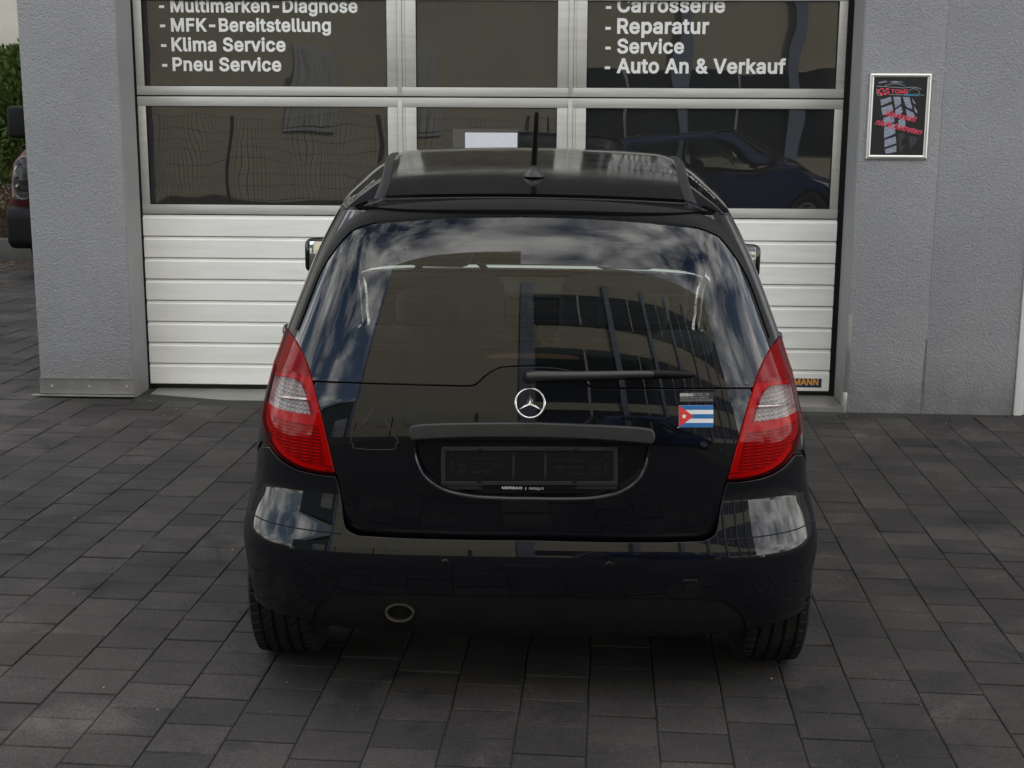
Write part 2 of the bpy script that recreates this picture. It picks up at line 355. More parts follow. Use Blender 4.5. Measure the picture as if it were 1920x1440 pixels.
for i in range(-52, 46):
    for j in range(-14, 100):
        u = U0+(i+.5)*PW; v = V0+(j+.5+(.5 if i % 2 else 0))*PL
        x = u*c_+v*s_; y = -u*s_+v*c_
        if not (1.2 < y < 17): continue
        if y > 7.83 and x > -3.2: continue
        q = np.array([x, y, gz(x)-CAMH]); d = q@cF
        if d < .3: continue
        px, py = 960+FPX*(q@cR)/d, 720-FPX*(q@cU)/d
        if px < -700 or px > 2620 or py > 2500: continue
        vis = -60 < px < 1980 and py < 1480
        hid = 500 < px < 1490 and 760 < py < 1130
        cells.append((not vis or hid, d, x, y))
cells.sort()
rest = MB()
for k, (h_, d, x, y) in enumerate(cells):
    dz = rng.normal(0, .0013); tx, ty = rng.normal(0, .0035, 2); rot = rng.normal(0, .004)
    if k < 300:
        o = bpy.data.objects.new('paver', pmesh[k % 5]); C.objects.link(o); o.parent = ground
        o.location = (x, y, gz(x)+dz); o.rotation_euler = (tx, CS+ty, -PA+rot)
    else:
        v, f = pv[k % 5]; b = len(rest.v); Rm = Matrix.Rotation(-PA+rot, 3, 'Z') @ Matrix.Rotation(CS+ty, 3, 'Y') @ Matrix.Rotation(tx, 3, 'X')
        for p in v:
            q = Rm @ Vector(p); rest.v.append((q.x+x, q.y+y, q.z+gz(x)+dz))
        rest.f += [tuple(b+i for i in ff) for ff in f]
po = mesh_obj('paving', rest.v, rest.f, M['paver'], ground); po['kind'] = 'stuff'

# ------------------------------------------------------------------ garage front
WY, DY, BH = 7.93, 8.22, 13.0         # wall face, door face, building height
bld = empty('garage_building', (0, WY, 0)); tag(bld, 'grey roughcast garage with a wide sectional door', 'building')
def part(mb, name, m, parent, **k):
    """build in world coordinates, then hang under a parent that only translates"""
    o = mb.build(name, m, None, **k)
    par = parent; off = Vector((0, 0, 0))
    while par is not None: off += Vector(par.location); par = par.parent
    for v in o.data.vertices: v.co -= off
    o.parent = parent; return o
XL, XR, XS, XE = -3.132, 1.728, 2.196, 2.733
# left pillar: roughcast front, smooth reveal set 2 mm proud
part(MB().box(XL, -2.562, WY, 30.0, .08, BH), 'pillar', M['plaster'], bld, bevel=.006)
part(MB().box(-2.562, -2.556, WY+.004, DY+.02, .0, 5.2), 'door_reveal', M['reveal'], bld)
part(MB().box(-2.59, -2.5565, DY+.012, DY+.05, -.02, 3.1), 'door_seal', M['rubber'], bld)
# right wall of two roughcast fields with a joint
part(MB().box(1.734, XS-.003, WY, WY+.35, -.05, BH), 'wall_panel', M['plaster'], bld, bevel=.003)
part(MB().box(XS-.003, XS+.003, WY+.0025, WY+.30, .42, BH), 'wall_joint', mat('joint_filler', (.30, .30, .31), .9, var=.2), bld)
part(MB().prism([(XS-.003, .42), (XS-.010, .2), (XS-.011, -.05), (XS+.006, -.05), (XS+.003, .42)], 'y', WY-.0012, WY+.2), 'wall_joint', mat('cracked_joint', (.13, .125, .12), .9, var=.4, vscale=25), bld)
part(MB().box(XS+.003, XE, WY, WY+.35, -.06, BH), 'wall_panel', M['plaster'], bld, bevel=.003)
part(MB().box(1.728, 1.734, WY+.004, DY+.02, -.04, 5.2), 'door_reveal', M['reveal'], bld)
part(MB().box(XE+1.2, 9, WY, WY+.35, -.1, BH), 'wall_panel', M['plaster'], bld)
part(MB().box(XE, XE+1.2, WY, WY+.35, 2.6, BH), 'wall_panel', M['plaster'], bld)
part(MB().box(-2.5555, 1.7275, WY, WY+.4, 5.2, BH), 'lintel', M['plaster'], bld)
part(MB().box(-2.5550, 1.7270, DY+.005, DY+.05, 2.45, 5.198), 'added_dark_board', mat('anthracite_added_board', (.022, .022, .024), .55, var=.15), bld)  # unseen board, added so the car roof mirrors something dark
part(MB().box(-3.12, 9, WY+.4, 15, 12.6, 12.9), 'roof_slab', M['concrete'], bld)
# dark workshop inside
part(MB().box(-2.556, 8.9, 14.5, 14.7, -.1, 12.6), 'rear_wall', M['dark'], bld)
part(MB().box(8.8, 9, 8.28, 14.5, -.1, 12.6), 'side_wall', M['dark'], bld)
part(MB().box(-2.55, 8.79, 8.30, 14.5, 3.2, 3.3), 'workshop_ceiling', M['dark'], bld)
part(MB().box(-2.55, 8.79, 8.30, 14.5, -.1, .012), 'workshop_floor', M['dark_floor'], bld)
# sheet-metal plinth on the pillar, with its screws and drip flange
sk = MB().box(XL-.004, -2.556, WY-.006, WY, .035, .128).box(XL-.045, -2.552, WY-.045, WY-.0062, .026, .031).box(XL-.004, -2.556, WY-.012, WY-.0005, .128, .1305)
pl = part(sk, 'plinth_sheet', M['galv'], bld)
for x in (-3.06, -2.83, -2.6):
    s = part(MB().tube([(x, WY-.006, .082), (x, WY-.0095, .082)], .009, 12), 'screw', M['frame_alu'], bld)
    s.location = s.location
part(MB().box(XL-.002, -2.56, WY+.003, 30, -.03, .08), 'foot', M['concrete'], bld)
# corner bead at the right jamb
part(MB().box(1.725, 1.752, WY-.0035, WY+.03, .10, .56), 'corner_bead', M['galv'], bld, bevel=.0015)
part(MB().box(1.723, 1.745, WY-.0055, WY+.035, -.03, .098), 'corner_bead', M['frame_alu'], bld, bevel=.0015)
# threshold sheet
part(MB().prism([(WY-.005, -.03), (WY-.005, .006), (DY+.03, .016), (DY+.03, -.03)], 'x', -2.5, 1.722), 'threshold', M['galv'], bld)

# ------------------------------------------------------------------ sectional door
door = empty('sectional_garage_door', (0, DY, 0)); tag(door, 'white ribbed garage door with glazed aluminium upper sections', 'garage door')
DL, DR = -2.545, 1.694
# rubber side seals and bottom seal
part(MB().box(DL-.032, DL-.002, DY-.008, DY+.03, 0, 3.0), 'side_seal', M['rubber'], door)
part(MB().box(DR+.002, DR+.032, DY-.008, DY+.03, -.01, 3.0), 'side_seal', M['rubber'], door)
part(MB().box(DL+.0, DR-.0, DY+.004, DY+.035, .017, .0405), 'bottom_seal', M['rubber'], door)
# eight ribs, each a shallow moulded slat
RB, RT = .043, 1.103; RP = (RT-RB)/8
for i in range(8):
    z0 = RB+i*RP; z1 = z0+RP
    prof = [(DY+.04, z0+.0012), (DY+.001, z0+.0012), (DY-.002, z0+.005), (DY-.002, z1-.024), (DY-.001, z1-.0205), (DY+.0055, z1-.016), (DY+.0062, z1-.0045), (DY+.012, z1-.0018), (DY+.04, z1-.0018)]
    part(MB().prism(prof, 'x', DL, DR), 'slat', M['slat'], door)
part(MB().box(DL+.01, DR-.01, DY+.03, DY+.04, .04, 1.10), 'slat_core', M['rubber'], door)
def section(z0, z1, g0, g1, name):
    """glazed aluminium section between z0 and z1, panes between g0 and g1"""
    rail = dict(bevel=.002)
    part(MB().box(DL, DR, DY, DY+.04, z0+.003, g0), 'bottom_rail', M['alu'], door, **rail)
    part(MB().box(DL, DR, DY, DY+.04, g1, z1-.003), 'top_rail', M['alu'], door, **rail)
    for a, b in ((DL, -2.497), (-1.026, -.9655), (-.9175, -.853), (-.007, .0575), (.1055, .166), (1.645, DR)):
        part(MB().box(a, b, DY+.0015, DY+.04, g0+.0005, g1-.0005), 'stile', M['alu'], door, bevel=.0015)
    for a in (-.9645, .0585):
        part(MB().box(a, a+.028, DY-.004, DY+.02, z0+.004, z1-.004), 'mullion_cover', M['alu'], door, bevel=.002)
        part(MB().box(a+.0295, a+.046, DY+.002, DY+.02, z0+.004, z1-.004), 'mullion_cover', M['alu'], door, bevel=.002)
    for a, b in ((-2.497, -1.026), (-.853, -.007), (.166, 1.645)):
        part(MB().box(a-.002, b+.002, DY+.020, DY+.026, g0-.002, g1+.002), 'pane', M['pane'], door)
        gk = MB().box(a, a+.004, DY+.008, DY+.019, g0, g1).box(b-.004, b, DY+.008, DY+.019, g0, g1).box(a+.004, b-.004, DY+.008, DY+.019, g0, g0+.004).box(a+.004, b-.004, DY+.008, DY+.019, g1-.004, g1)
        part(gk, 'gasket', M['rubber'], door)
section(1.105, 1.816, 1.165, 1.757, 'low')
section(1.818, 2.436, 1.874, 2.378, 'mid')
# lettering on the panes
def wallM(x, y, z): return Matrix.Translation((x, y, z)) @ Matrix.Rotation(PI/2, 4, 'X')
def pane_text(body, pxl, pyb, pxr, pyt):
    a = at_y(pxl, pyb, DY+.0195); b = at_y(pxr, pyt, DY+.0195)
    o = text_obj('lettering', body, .1, M['white_text'], Matrix.Identity(4), None, width=b[0]-a[0], bold=.0026, spacing=1.05)
    o.parent = door; o.matrix_local = wallM(a[0], .0195, a[2]); return o
def line(body, dash_l, txt_l, txt_r, base, cap):
    pane_text(body, txt_l, base, txt_r, cap)
    a = at_y(dash_l, (base+cap)/2+3, DY+.0195)
    part(MB().box(a[0], a[0]+.032, DY+.0185, DY+.0197, a[2]-.008, a[2]+.008), 'lettering', M['white_text'], door)
line('Multimarken-Diagnose', 298, 320, 670, 22, -3)
line('MFK-Bereitstellung', 300, 321, 620, 58, 33)
line('Klima Service', 302, 322, 535, 95, 70)
line('Pneu Service', 304, 324, 527, 132, 107)
line('Carrosserie', 1136, 1157, 1360, 22, 0)
line('Reparatur', 1135, 1157, 1330, 62, 38)
line('Service', 1135, 1157, 1283, 99, 75)
line('Auto An & Verkauf', 1134, 1156, 1474, 136, 112)
# maker's plate on the lowest slat
hx1 = 1.648; sg = part(MB().box(hx1-.30, hx1, DY-.0035, DY-.0022, .068, .124), 'maker_plate', mat('dark_blue_vinyl', (.010, .018, .10), .4, var=.05), door)
ht = text_obj('lettering', 'HÖRMANN', .05, mat('orange_vinyl', (.75, .33, .02), .5, var=.05), Matrix.Identity(4), None, width=.262, bold=.0014)
ht.parent = door; ht.matrix_local = wallM(hx1-.281, -.0037, .0835)
# paper in a clear sleeve behind the middle pane
pa0 = at_y(872, 274, DY+.014); pa1 = at_y(970, 249, DY+.014)
pp = part(MB().box(pa0[0], pa1[0], DY+.0165, DY+.0172, pa1[2]-.21, pa1[2]), 'paper_notice', M['paper'], None); tag(pp, 'white paper sheet in a clear sleeve on the middle door pane', 'paper')
sv = part(MB().box(pa0[0]-.075, pa1[0]+.006, DY+.0178, DY+.0184, pa1[2]-.22, pa1[2]+.022), 'plastic_sleeve', M['sleeve'], pp)

# ------------------------------------------------------------------ framed poster
pf = empty('framed_poster', (1.774, WY-.004, 1.472)); tag(pf, 'framed black tyre poster on the grey wall', 'poster frame')
PWd, PHt = .353, .487; fb = .026
def framebar(p0, p1, p2, p3, nm='frame_bar'):
    """mitred bar: outer edge p0-p1, inner edge p3-p2, rounded section"""
    o0, o1, i1, i0 = [np.array(p, float) for p in (p0, p1, p2, p3)]; v = []; f = []
    sec = [(0, 0), (0, -.006), (.25, -.0125), (.55, -.0135), (.85, -.010), (1, -.005), (1, 0)]
    for t_, d_ in sec:
        a = o0*(1-t_)+i0*t_; b = o1*(1-t_)+i1*t_
        v += [(a[0], d_, a[1]), (b[0], d_, b[1])]
    for k in range(len(sec)-1): f.append((2*k, 2*k+1, 2*k+3, 2*k+2))
    o = mesh_obj(nm, v, f, M['frame_alu'], pf, smooth=True); fixn(o); return o
W_, H_, b_ = PWd, PHt, fb
framebar((0, 0), (W_, 0), (W_-b_, b_), (b_, b_)); framebar((W_, 0), (W_, H_), (W_-b_, H_-b_), (W_-b_, b_))
framebar((W_, H_), (0, H_), (b_, H_-b_), (W_-b_, H_-b_)); framebar((0, H_), (0, 0), (b_, b_), (b_, H_-b_))
part(MB().box(1.774+.01, 1.774+W_-.01, WY-.0065, WY-.0005, 1.472+.01, 1.472+H_-.01), 'poster_sheet', mat('black_poster_print', (.016, .016, .017), .35, var=.25, vscale=5), pf)
print_grey = mat('tyre_print', (.30, .33, .42), .5, var=.35, vscale=70, stretch=(1, 1, 6), second=(.10, .11, .14), sscale=40, sfac=.7)
print_pink = mat('pink_print', (.72, .07, .13), .5, var=.05); print_blue = mat('cyan_print', (.10, .38, .55), .5); print_line = mat('pale_print', (.42, .46, .50), .5)
def pp2(px, py):   # crop pixels of the poster (1296x1440 view of 180x200) -> frame coordinates
    u0 = (px-245)/(955-245); v0 = (py-185)/(1222-185); u0 = (px-(278-60*v0))/((992-62*v0)-(278-60*v0))
    return b_+u0*(W_-2*b_), H_-b_-v0*(H_-2*b_)
def poster_poly(pts, m, d=.0072, nm='tread_block'):
    q = [pp2(*p) for p in pts]; v = [(a, -d+.004, b) for a, b in q]
    o = mesh_obj(nm, v, [tuple(range(len(v)))], m, pf); return o
for P_ in ([(360, 480), (500, 440), (510, 500), (370, 560)], [(370, 590), (515, 540), (535, 620), (390, 690)], [(400, 720), (540, 690), (550, 770), (405, 830)], [(410, 850), (555, 800), (560, 930), (410, 1000)], [(415, 1020), (565, 970), (575, 1060), (415, 1120)], [(415, 1150), (575, 1090), (575, 1180), (430, 1205)],
           [(530, 440), (630, 440), (640, 530), (560, 590), (545, 500)], [(560, 620), (640, 560), (660, 640), (560, 720)], [(600, 760), (670, 700), (700, 790), (690, 850), (600, 860)], [(660, 440), (750, 445), (790, 600), (740, 590), (700, 560)], [(700, 600), (800, 650), (830, 700), (730, 760)], [(780, 450), (830, 520), (830, 540), (800, 520)], [(810, 560), (850, 620), (855, 660), (825, 640)], [(330, 250), (440, 225), (450, 245), (345, 262)], [(470, 235), (560, 230), (690, 245), (540, 255)]):
    poster_poly(P_, print_grey)
for P_ in ([(605, 920), (690, 930), (690, 980), (640, 1020), (640, 1110), (690, 1080), (680, 1120), (615, 1190)], [(745, 960), (860, 980), (840, 1060), (760, 1130)]):
    poster_poly(P_, mat('dark_tread_print', (.035, .038, .045), .5), .0070)
def poster_line(pts, wd, m, d=.0076):
    mb = MB(); q = [pp2(*p) for p in pts]
    for (x0, z0), (x1, z1) in zip(q[:-1], q[1:]):
        dx, dz = x1-x0, z1-z0; l_ = math.hypot(dx, dz)+1e-9; nx, nz_ = -dz/l_*wd/2, dx/l_*wd/2; b = len(mb.v)
        mb.v += [(x0+nx, -d+.004, z0+nz_), (x0-nx, -d+.004, z0-nz_), (x1-nx, -d+.004, z1-nz_), (x1+nx, -d+.004, z1+nz_)]; mb.f.append((b, b+1, b+2, b+3))
    return mesh_obj('print_line', mb.v, mb.f, m, pf)
poster_line([(310, 300), (420, 305), (560, 315), (680, 322), (760, 310), (860, 318), (910, 338)], .0022, print_line)
poster_line([(415, 295), (470, 275), (560, 262), (640, 275), (695, 297)], .0020, print_line)
poster_line([(470, 410), (700, 415), (760, 345), (800, 328), (850, 340), (880, 370), (882, 412), (945, 418)], .0018, print_line)
poster_line([(312, 330), (310, 395), (330, 425), (380, 425)], .0018, print_line)
for (a, b, c2, d2) in ((320, 340, 350, 370), (355, 325, 400, 345), (390, 350, 430, 370), (430, 325, 470, 350), (315, 375, 345, 400), (350, 385, 385, 420), (400, 385, 440, 415), (445, 365, 475, 395)):
    poster_poly([(a, b), (c2, b+2), (c2+6, d2), (a+6, d2)], print_pink, .0075, 'checker_mark')
def poster_text(body, px, py, width_px, rot, m, bold, shear=0., nm='lettering', hgt=None):
    x, z = pp2(px, py); wd = width_px/(955-245)*(W_-2*b_)
    o = text_obj(nm, body, .05, m, Matrix.Identity(4), None, width=wd, bold=bold, shear=shear, extrude=0., height=hgt)
    o.parent = pf; o.matrix_local = Matrix.Translation((x, -.0045, z)) @ Matrix.Rotation(PI/2, 4, 'X') @ Matrix.Rotation(rot, 4, 'Z'); return o
poster_text('TOMI', 500, 395, 225, 0, print_pink, .001, hgt=.024)
poster_text('GARAGE', 680, 428, 195, 0, print_blue, .0006, hgt=.012)
poster_text('Werkstatt', 425, 690, 430, -.20, print_pink, .0009, .35)
poster_text('nicht betreten', 282, 805, 650, -.22, print_pink, .0009, .35)

# white door at the right end of the wall
wd = empty('white_steel_door', (XE+.6, WY, -.03)); tag(wd, 'white enamelled steel door at the end of the grey wall', 'door')
part(MB().box(XE+.002, XE+.05, WY-.012, WY+.1, -.03, 2.58), 'door_frame', M['whitedoor'], wd, bevel=.003)
part(MB().box(XE+1.15, XE+1.198, WY-.012, WY+.1, -.06, 2.58), 'door_frame', M['whitedoor'], wd, bevel=.003)
part(MB().box(XE+.054, XE+1.146, WY+.01, WY+.06, -.03, 2.56), 'door_leaf', M['whitedoor'], wd, bevel=.003)
part(MB().box(XE+.05, XE+1.15, WY-.012, WY+.1, 2.562, 2.598), 'door_frame', M['whitedoor'], wd)
part(MB().tube([(XE+.12, WY+.01, 1.02), (XE+.12, WY-.05, 1.02), (XE+.25, WY-.05, 1.02)], .011, 10), 'handle', M['frame_alu'], wd, smooth=True)

# ------------------------------------------------------------------ the parked car: surface definition
# car frame: X right, Y forward from the rear axle, Z up from the ground
CARX, CARY, CARYAW = -.080, 4.15, .020
car_rot = Matrix.Rotation(CARYAW, 4, 'Z') @ Matrix.Rotation(CS, 4, 'Y')
CARM = Matrix.Translation((CARX, CARY, gz(CARX))) @ car_rot
CMn = np.array(CARM)
def to_world(p): return p @ CMn[:3, :3].T + CMn[:3, 3]
def project(p):
    q = to_world(p)-np.array([0, 0, CAMH]); d = q@cF
    return np.stack([960+FPX*(q@cR)/d, 720-FPX*(q@cU)/d], -1)
class Curve1D:
    """monotone cubic through points"""
    def __init__(s, pts):
        s.x = np.array([p[0] for p in pts], float); s.y = np.array([p[1] for p in pts], float)
        h = np.diff(s.x); d = np.diff(s.y)/h; m = np.zeros(len(s.x)); m[0], m[-1] = d[0], d[-1]
        for i in range(1, len(m)-1):
            m[i] = 0 if d[i-1]*d[i] <= 0 else (h[i-1]+h[i])*3/((2*h[i]+h[i-1])/d[i-1]+(h[i]+2*h[i-1])/d[i])
        s.m = m; s.h = h
    def __call__(s, t):
        t = np.asarray(t, float); tc = np.clip(t, s.x[0], s.x[-1]); i = np.clip(np.searchsorted(s.x, tc)-1, 0, len(s.h)-1)
        h = s.h[i]; u = (tc-s.x[i])/h
        r = s.y[i]*(1+2*u)*(1-u)**2+h*s.m[i]*u*(1-u)**2+s.y[i+1]*u*u*(3-2*u)+h*s.m[i+1]*u*u*(u-1)
        return r+np.where(t < s.x[0], (t-s.x[0])*s.m[0], 0)+np.where(t > s.x[-1], (t-s.x[-1])*s.m[-1], 0)
ZB, QT, YJ = .97, 1.44, .08
cW = Curve1D([(.18, .815), (.3, .836), (.45, .838), (.6, .843), (.7, .842), (.8, .828), (.9, .805), (.97, .787), (1.05, .770), (1.13, .752), (1.22, .722), (1.3, .688), (1.38, .641), (1.44, .590)])
cYR = Curve1D([(.18, -.455), (.3, -.478), (.45, -.488), (.6, -.497), (.7, -.501), (.8, -.499), (.9, -.488), (.97, -.473), (1.05, -.455), (1.12, -.437), (1.2, -.413), (1.3, -.376), (1.38, -.338), (1.44, -.300)])
cN = Curve1D([(.18, 4.2), (.6, 4.2), (.8, 4.0), (1.0, 3.8), (1.2, 3.6), (1.44, 3.6)])
cB = Curve1D([(.18, .0), (.25, .032), (.30, .042), (.38, .0485), (.45, .051), (.482, .0485), (.505, .0435), (.53, .0355), (.56, .0255), (.59, .0165), (.62, .009), (.65, .003), (.68, .0005), (.70, 0.), (.9, 0.)])   # bumper bulge
cZC = Curve1D([(-.6, 1.375), (-.30, 1.441), (-.18, 1.466), (0., 1.494), (.35, 1.533), (.8, 1.568), (1.2, 1.585), (1.45, 1.582), (1.8, 1.55)])
cYF = Curve1D([(.18, 3.10), (.3, 3.24), (.45, 3.29), (.6, 3.27), (.74, 3.16), (.86, 2.93), (.97, 2.60), (1.1, 2.30), (1.25, 1.97), (1.38, 1.68), (1.44, 1.50)])
LF = .36
def roofz(x, y): return cZC(y)-.020*(np.asarray(x)/.56)**2-2.2*np.clip(np.abs(x)-.47, 0, None)**2
def zof(x, y, q):
    v = np.clip((q-ZB)/(QT-ZB), 0, None)
    return np.where(q <= ZB, q, ZB+v*(roofz(x, y)-ZB))
def S_rear(phi, q, bump=0.):
    phi = np.asarray(phi, float); q = np.asarray(q, float)
    b = bump*cB(q); w_ = cW(q)+b; yr = cYR(q)-b; n = cN(q)
    s, c = np.sin(phi), np.cos(phi); den = (np.abs(s)**n+np.abs(c)**n)**(1/n)
    x = w_*s/den; y = YJ-(YJ-yr)*c/den
    return np.stack([x, y, zof(x, y, q)], -1)
def S_bump(phi, q): return S_rear(phi, q, 1.)
def sstep(t): t = np.clip(t, 0, 1); return t*t*(3-2*t)
def wside(y, q): return cW(q)+(.034+.016*sstep((np.asarray(q)-.95)/.2))*sstep((np.asarray(y)-YJ)/.9)
def S_right(y, q):
    x = wside(y, q); return np.stack([x, y+0*x, zof(x, y, q)], -1)
def S_left(u, q):
    p = S_right(-np.asarray(u), q); p[..., 0] *= -1; return p
def S_front(phi, q):
    phi = -np.asarray(phi, float); q = np.asarray(q, float); yf = cYF(q); w_ = wside(yf-LF, q); n = 2.9+0*q
    s, c = np.sin(phi), np.cos(phi); den = (np.abs(s)**n+np.abs(c)**n)**(1/n)
    x = w_*s/den; y = yf-LF+LF*c/den
    return np.stack([x, y, zof(x, y, q)], -1)
def S_roof(x, y):
    x = np.asarray(x, float); return np.stack([x, y+0*x, roofz(x, y)], -1)
def frame(surf, u, v, e=1e-4):
    u = np.asarray(u, float); v = np.asarray(v, float)
    du = (surf(u+e, v)-surf(u-e, v))/(2*e); dv = (surf(u, v+e)-surf(u, v-e))/(2*e)
    n = np.cross(du, dv); n /= np.linalg.norm(n, axis=-1, keepdims=True)+1e-12
    return surf(u, v), n, du, dv
# photo pixel -> point of the rear skin
class Inv:
    def __init__(s, surf, q0, q1):
        s.surf = surf; a = np.linspace(-1.45, 1.45, 260); b = np.linspace(q0, q1, 240); s.A, s.B = np.meshgrid(a, b)
        P, N, _, _ = frame(surf, s.A, s.B); s.px = project(P)
        view = to_world(P)-np.array([0, 0, CAMH]); nw = N@CMn[:3, :3].T
        s.ok = (view*nw).sum(-1) < -.02
    def __call__(s, px, py):
        d = (s.px[..., 0]-px)**2+(s.px[..., 1]-py)**2+np.where(s.ok, 0, 1e6); k = np.unravel_index(np.argmin(d), d.shape)
        u = np.array([s.A[k], s.B[k]]); tgt = np.array([px, py])
        for _ in range(6):
            f = project(s.surf(*u)); e = 1e-5
            J = np.stack([(project(s.surf(u[0]+e, u[1]))-f)/e, (project(s.surf(u[0], u[1]+e))-f)/e], -1)
            st = np.linalg.solve(J, tgt-f); st = np.clip(st, -.02, .02); u = u+st
        if np.hypot(*(project(s.surf(*u))-tgt)) > 3: u = np.array([s.A[k], s.B[k]])
        return u
invT = Inv(S_rear, .5, QT); invB = Inv(S_bump, .22, .8)
MET = .70        # metres per radian of phi, for the triangulation only
def catmull(pts, per=6, closed=False):
    pts = [np.array(p, float) for p in pts]; n = len(pts); o = []
    for i in range(n if closed else n-1):
        p0, p1, p2, p3 = (pts[(i-1) % n], pts[i], pts[(i+1) % n], pts[(i+2) % n]) if closed else (pts[max(i-1, 0)], pts[i], pts[i+1], pts[min(i+2, n-1)])
        for k in range(per):
            t = k/per; o.append(.5*((2*p1)+(-p0+p2)*t+(2*p0-5*p1+4*p2-p3)*t*t+(-p0+3*p1-3*p2+p3)*t**3))
    if not closed: o.append(pts[-1])
    return o
def pxT(pts, per=5): return [invT(*p) for p in catmull(pts, per)]
def pxB(pts, per=5): return [invB(*p) for p in catmull(pts, per)]
def flip(path): return [np.array([-p[0], p[1]]) for p in reversed(path)]
def inside(poly, pts):
    x, y = pts[:, 0], pts[:, 1]; r = np.zeros(len(pts), bool); n = len(poly)
    for i in range(n):
        x0, y0 = poly[i]; x1, y1 = poly[(i+1) % n]
        if y0 == y1: continue
        c = ((y0 > y) != (y1 > y)) & (x < (x1-x0)*(y-y0)/(y1-y0)+x0); r ^= c
    return r
def resample(poly, step):
    o = []; n = len(poly); per_ = np.hypot(*(np.roll(poly, -1, 0)-poly).T).sum(); step = min(step, per_/8)
    for i in range(n):
        a, b = poly[i], poly[(i+1) % n]; l_ = np.hypot(*(b-a))
        if l_ < 1e-6: continue
        k = max(1, int(round(l_/step)))
        for j in range(k): o.append(a+(b-a)*j/k)
    # drop near-duplicates
    r_ = [o[0]]
    for p in o[1:]:
        if np.hypot(*(p-r_[-1])) > step*.2: r_.append(p)
    if np.hypot(*(r_[0]-r_[-1])) < step*.2: r_.pop()
    return np.array(r_)
def inset(poly, d):
    n = len(poly); o = []
    for i in range(n):
        t = poly[(i+1) % n]-poly[i-1]; t = t/(np.hypot(*t)+1e-12); o.append(poly[i]+d*np.array([-t[1], t[0]]))
    return np.array(o)
def panel(name, poly, surf, m, parent, off=0., skirt=.009, holes=(), step=.02, edge=.011, met=MET, shrink=0., holeskirt=None, rim=.0016, holerim=None):
    """a real panel on an analytic surface: outline in the surface's own coordinates, rounded rim, exact normals"""
    sc = np.array([met, 1.])
    P2 = np.array([np.asarray(p, float) for p in poly])*sc
    area = .5*np.sum(P2[:, 0]*np.roll(P2[:, 1], -1)-np.roll(P2[:, 0], -1)*P2[:, 1])
    if area < 0: P2 = P2[::-1]
    P2 = resample(P2, edge)
    if shrink: P2 = inset(P2, shrink)
    H2 = []
    for h in holes:
        h = np.array([np.asarray(p, float) for p in h])*sc
        a_ = .5*np.sum(h[:, 0]*np.roll(h[:, 1], -1)-np.roll(h[:, 0], -1)*h[:, 1])
        if a_ < 0: h = h[::-1]
        H2.append(resample(h, edge))
    lo, hi = P2.min(0), P2.max(0)
    gx, gy = np.meshgrid(np.arange(lo[0]+step/2, hi[0], step), np.arange(lo[1]+step/2, hi[1], step)); G = np.stack([gx.ravel(), gy.ravel()], -1)
    if len(G):
        ok = inside(P2, G)
        for h in H2: ok &= ~inside(h, G)
        allb = np.concatenate([P2]+H2); G = G[ok]
        if len(G):
            dm = np.sqrt(((G[:, None]-allb[None])**2).sum(-1)).min(1); G = G[dm > step*.4]
    pts = list(P2); edges = [(i, (i+1) % len(P2)) for i in range(len(P2))]
    for h in H2:
        b = len(pts); pts += list(h); edges += [(b+i, b+(i+1) % len(h)) for i in range(len(h))]
    pts += list(G)
    vo, eo, fo, *_ = delaunay_2d_cdt([Vector(p) for p in pts], edges, [], 0, 1e-7)
    V2 = np.array([v[:] for v in vo]); F = [tuple(f) for f in fo]
    cen = np.array([V2[list(f)].mean(0) for f in F]); ok = inside(P2, cen)
    for h in H2: ok &= ~inside(h, cen)
    F = [f for f, k in zip(F, ok) if k]
    fixed = []
    for f in F:
        a, b, c = V2[f[0]], V2[f[1]], V2[f[2]]
        fixed.append(f if (b[0]-a[0])*(c[1]-a[1])-(b[1]-a[1])*(c[0]-a[0]) > 0 else f[::-1])
    D = V2/sc; P3, N3, DU, DV = frame(surf, D[:, 0], D[:, 1])
    P3 = P3+N3*off; V = [p for p in P3]; NN = [n for n in N3]; FF = list(fixed)
    def skirt_loop(loop, sk, sign, rim=rim):
        n = len(loop); d = loop/sc; p, nn, du, dv = frame(surf, d[:, 0], d[:, 1]); p = p+nn*off
        t = np.roll(p, -1, 0)-np.roll(p, 1, 0); t /= np.linalg.norm(t, axis=1, keepdims=True)+1e-12
        o_ = np.cross(t, nn)*sign
        rings = [(p, nn), (p+o_*rim*.38-nn*rim*.08, nn*.92+o_*.38), (p+o_*rim*.71-nn*rim*.29, nn*.71+o_*.71), (p+o_*rim*.92-nn*rim*.62, nn*.38+o_*.92), (p+o_*rim-nn*rim*1.05, o_+nn*.05), (p+o_*rim-nn*sk, o_)]
        b0 = len(V)
        for a, b in rings:
            V.extend(a); NN.extend(b/np.linalg.norm(b, axis=1, keepdims=True))
        for k in range(len(rings)-1):
            for i in range(n):
                A = b0+k*n+i; B = b0+k*n+(i+1) % n
                FF.append((A, A+n, B+n, B) if sign > 0 else (A, B, B+n, A+n))
    if skirt:
        skirt_loop(P2, skirt, 1)
    for h in H2: skirt_loop(h, holeskirt or skirt or .01, -1, holerim or rim)
    return mesh_obj(name, V, FF, m, parent, normals=NN)
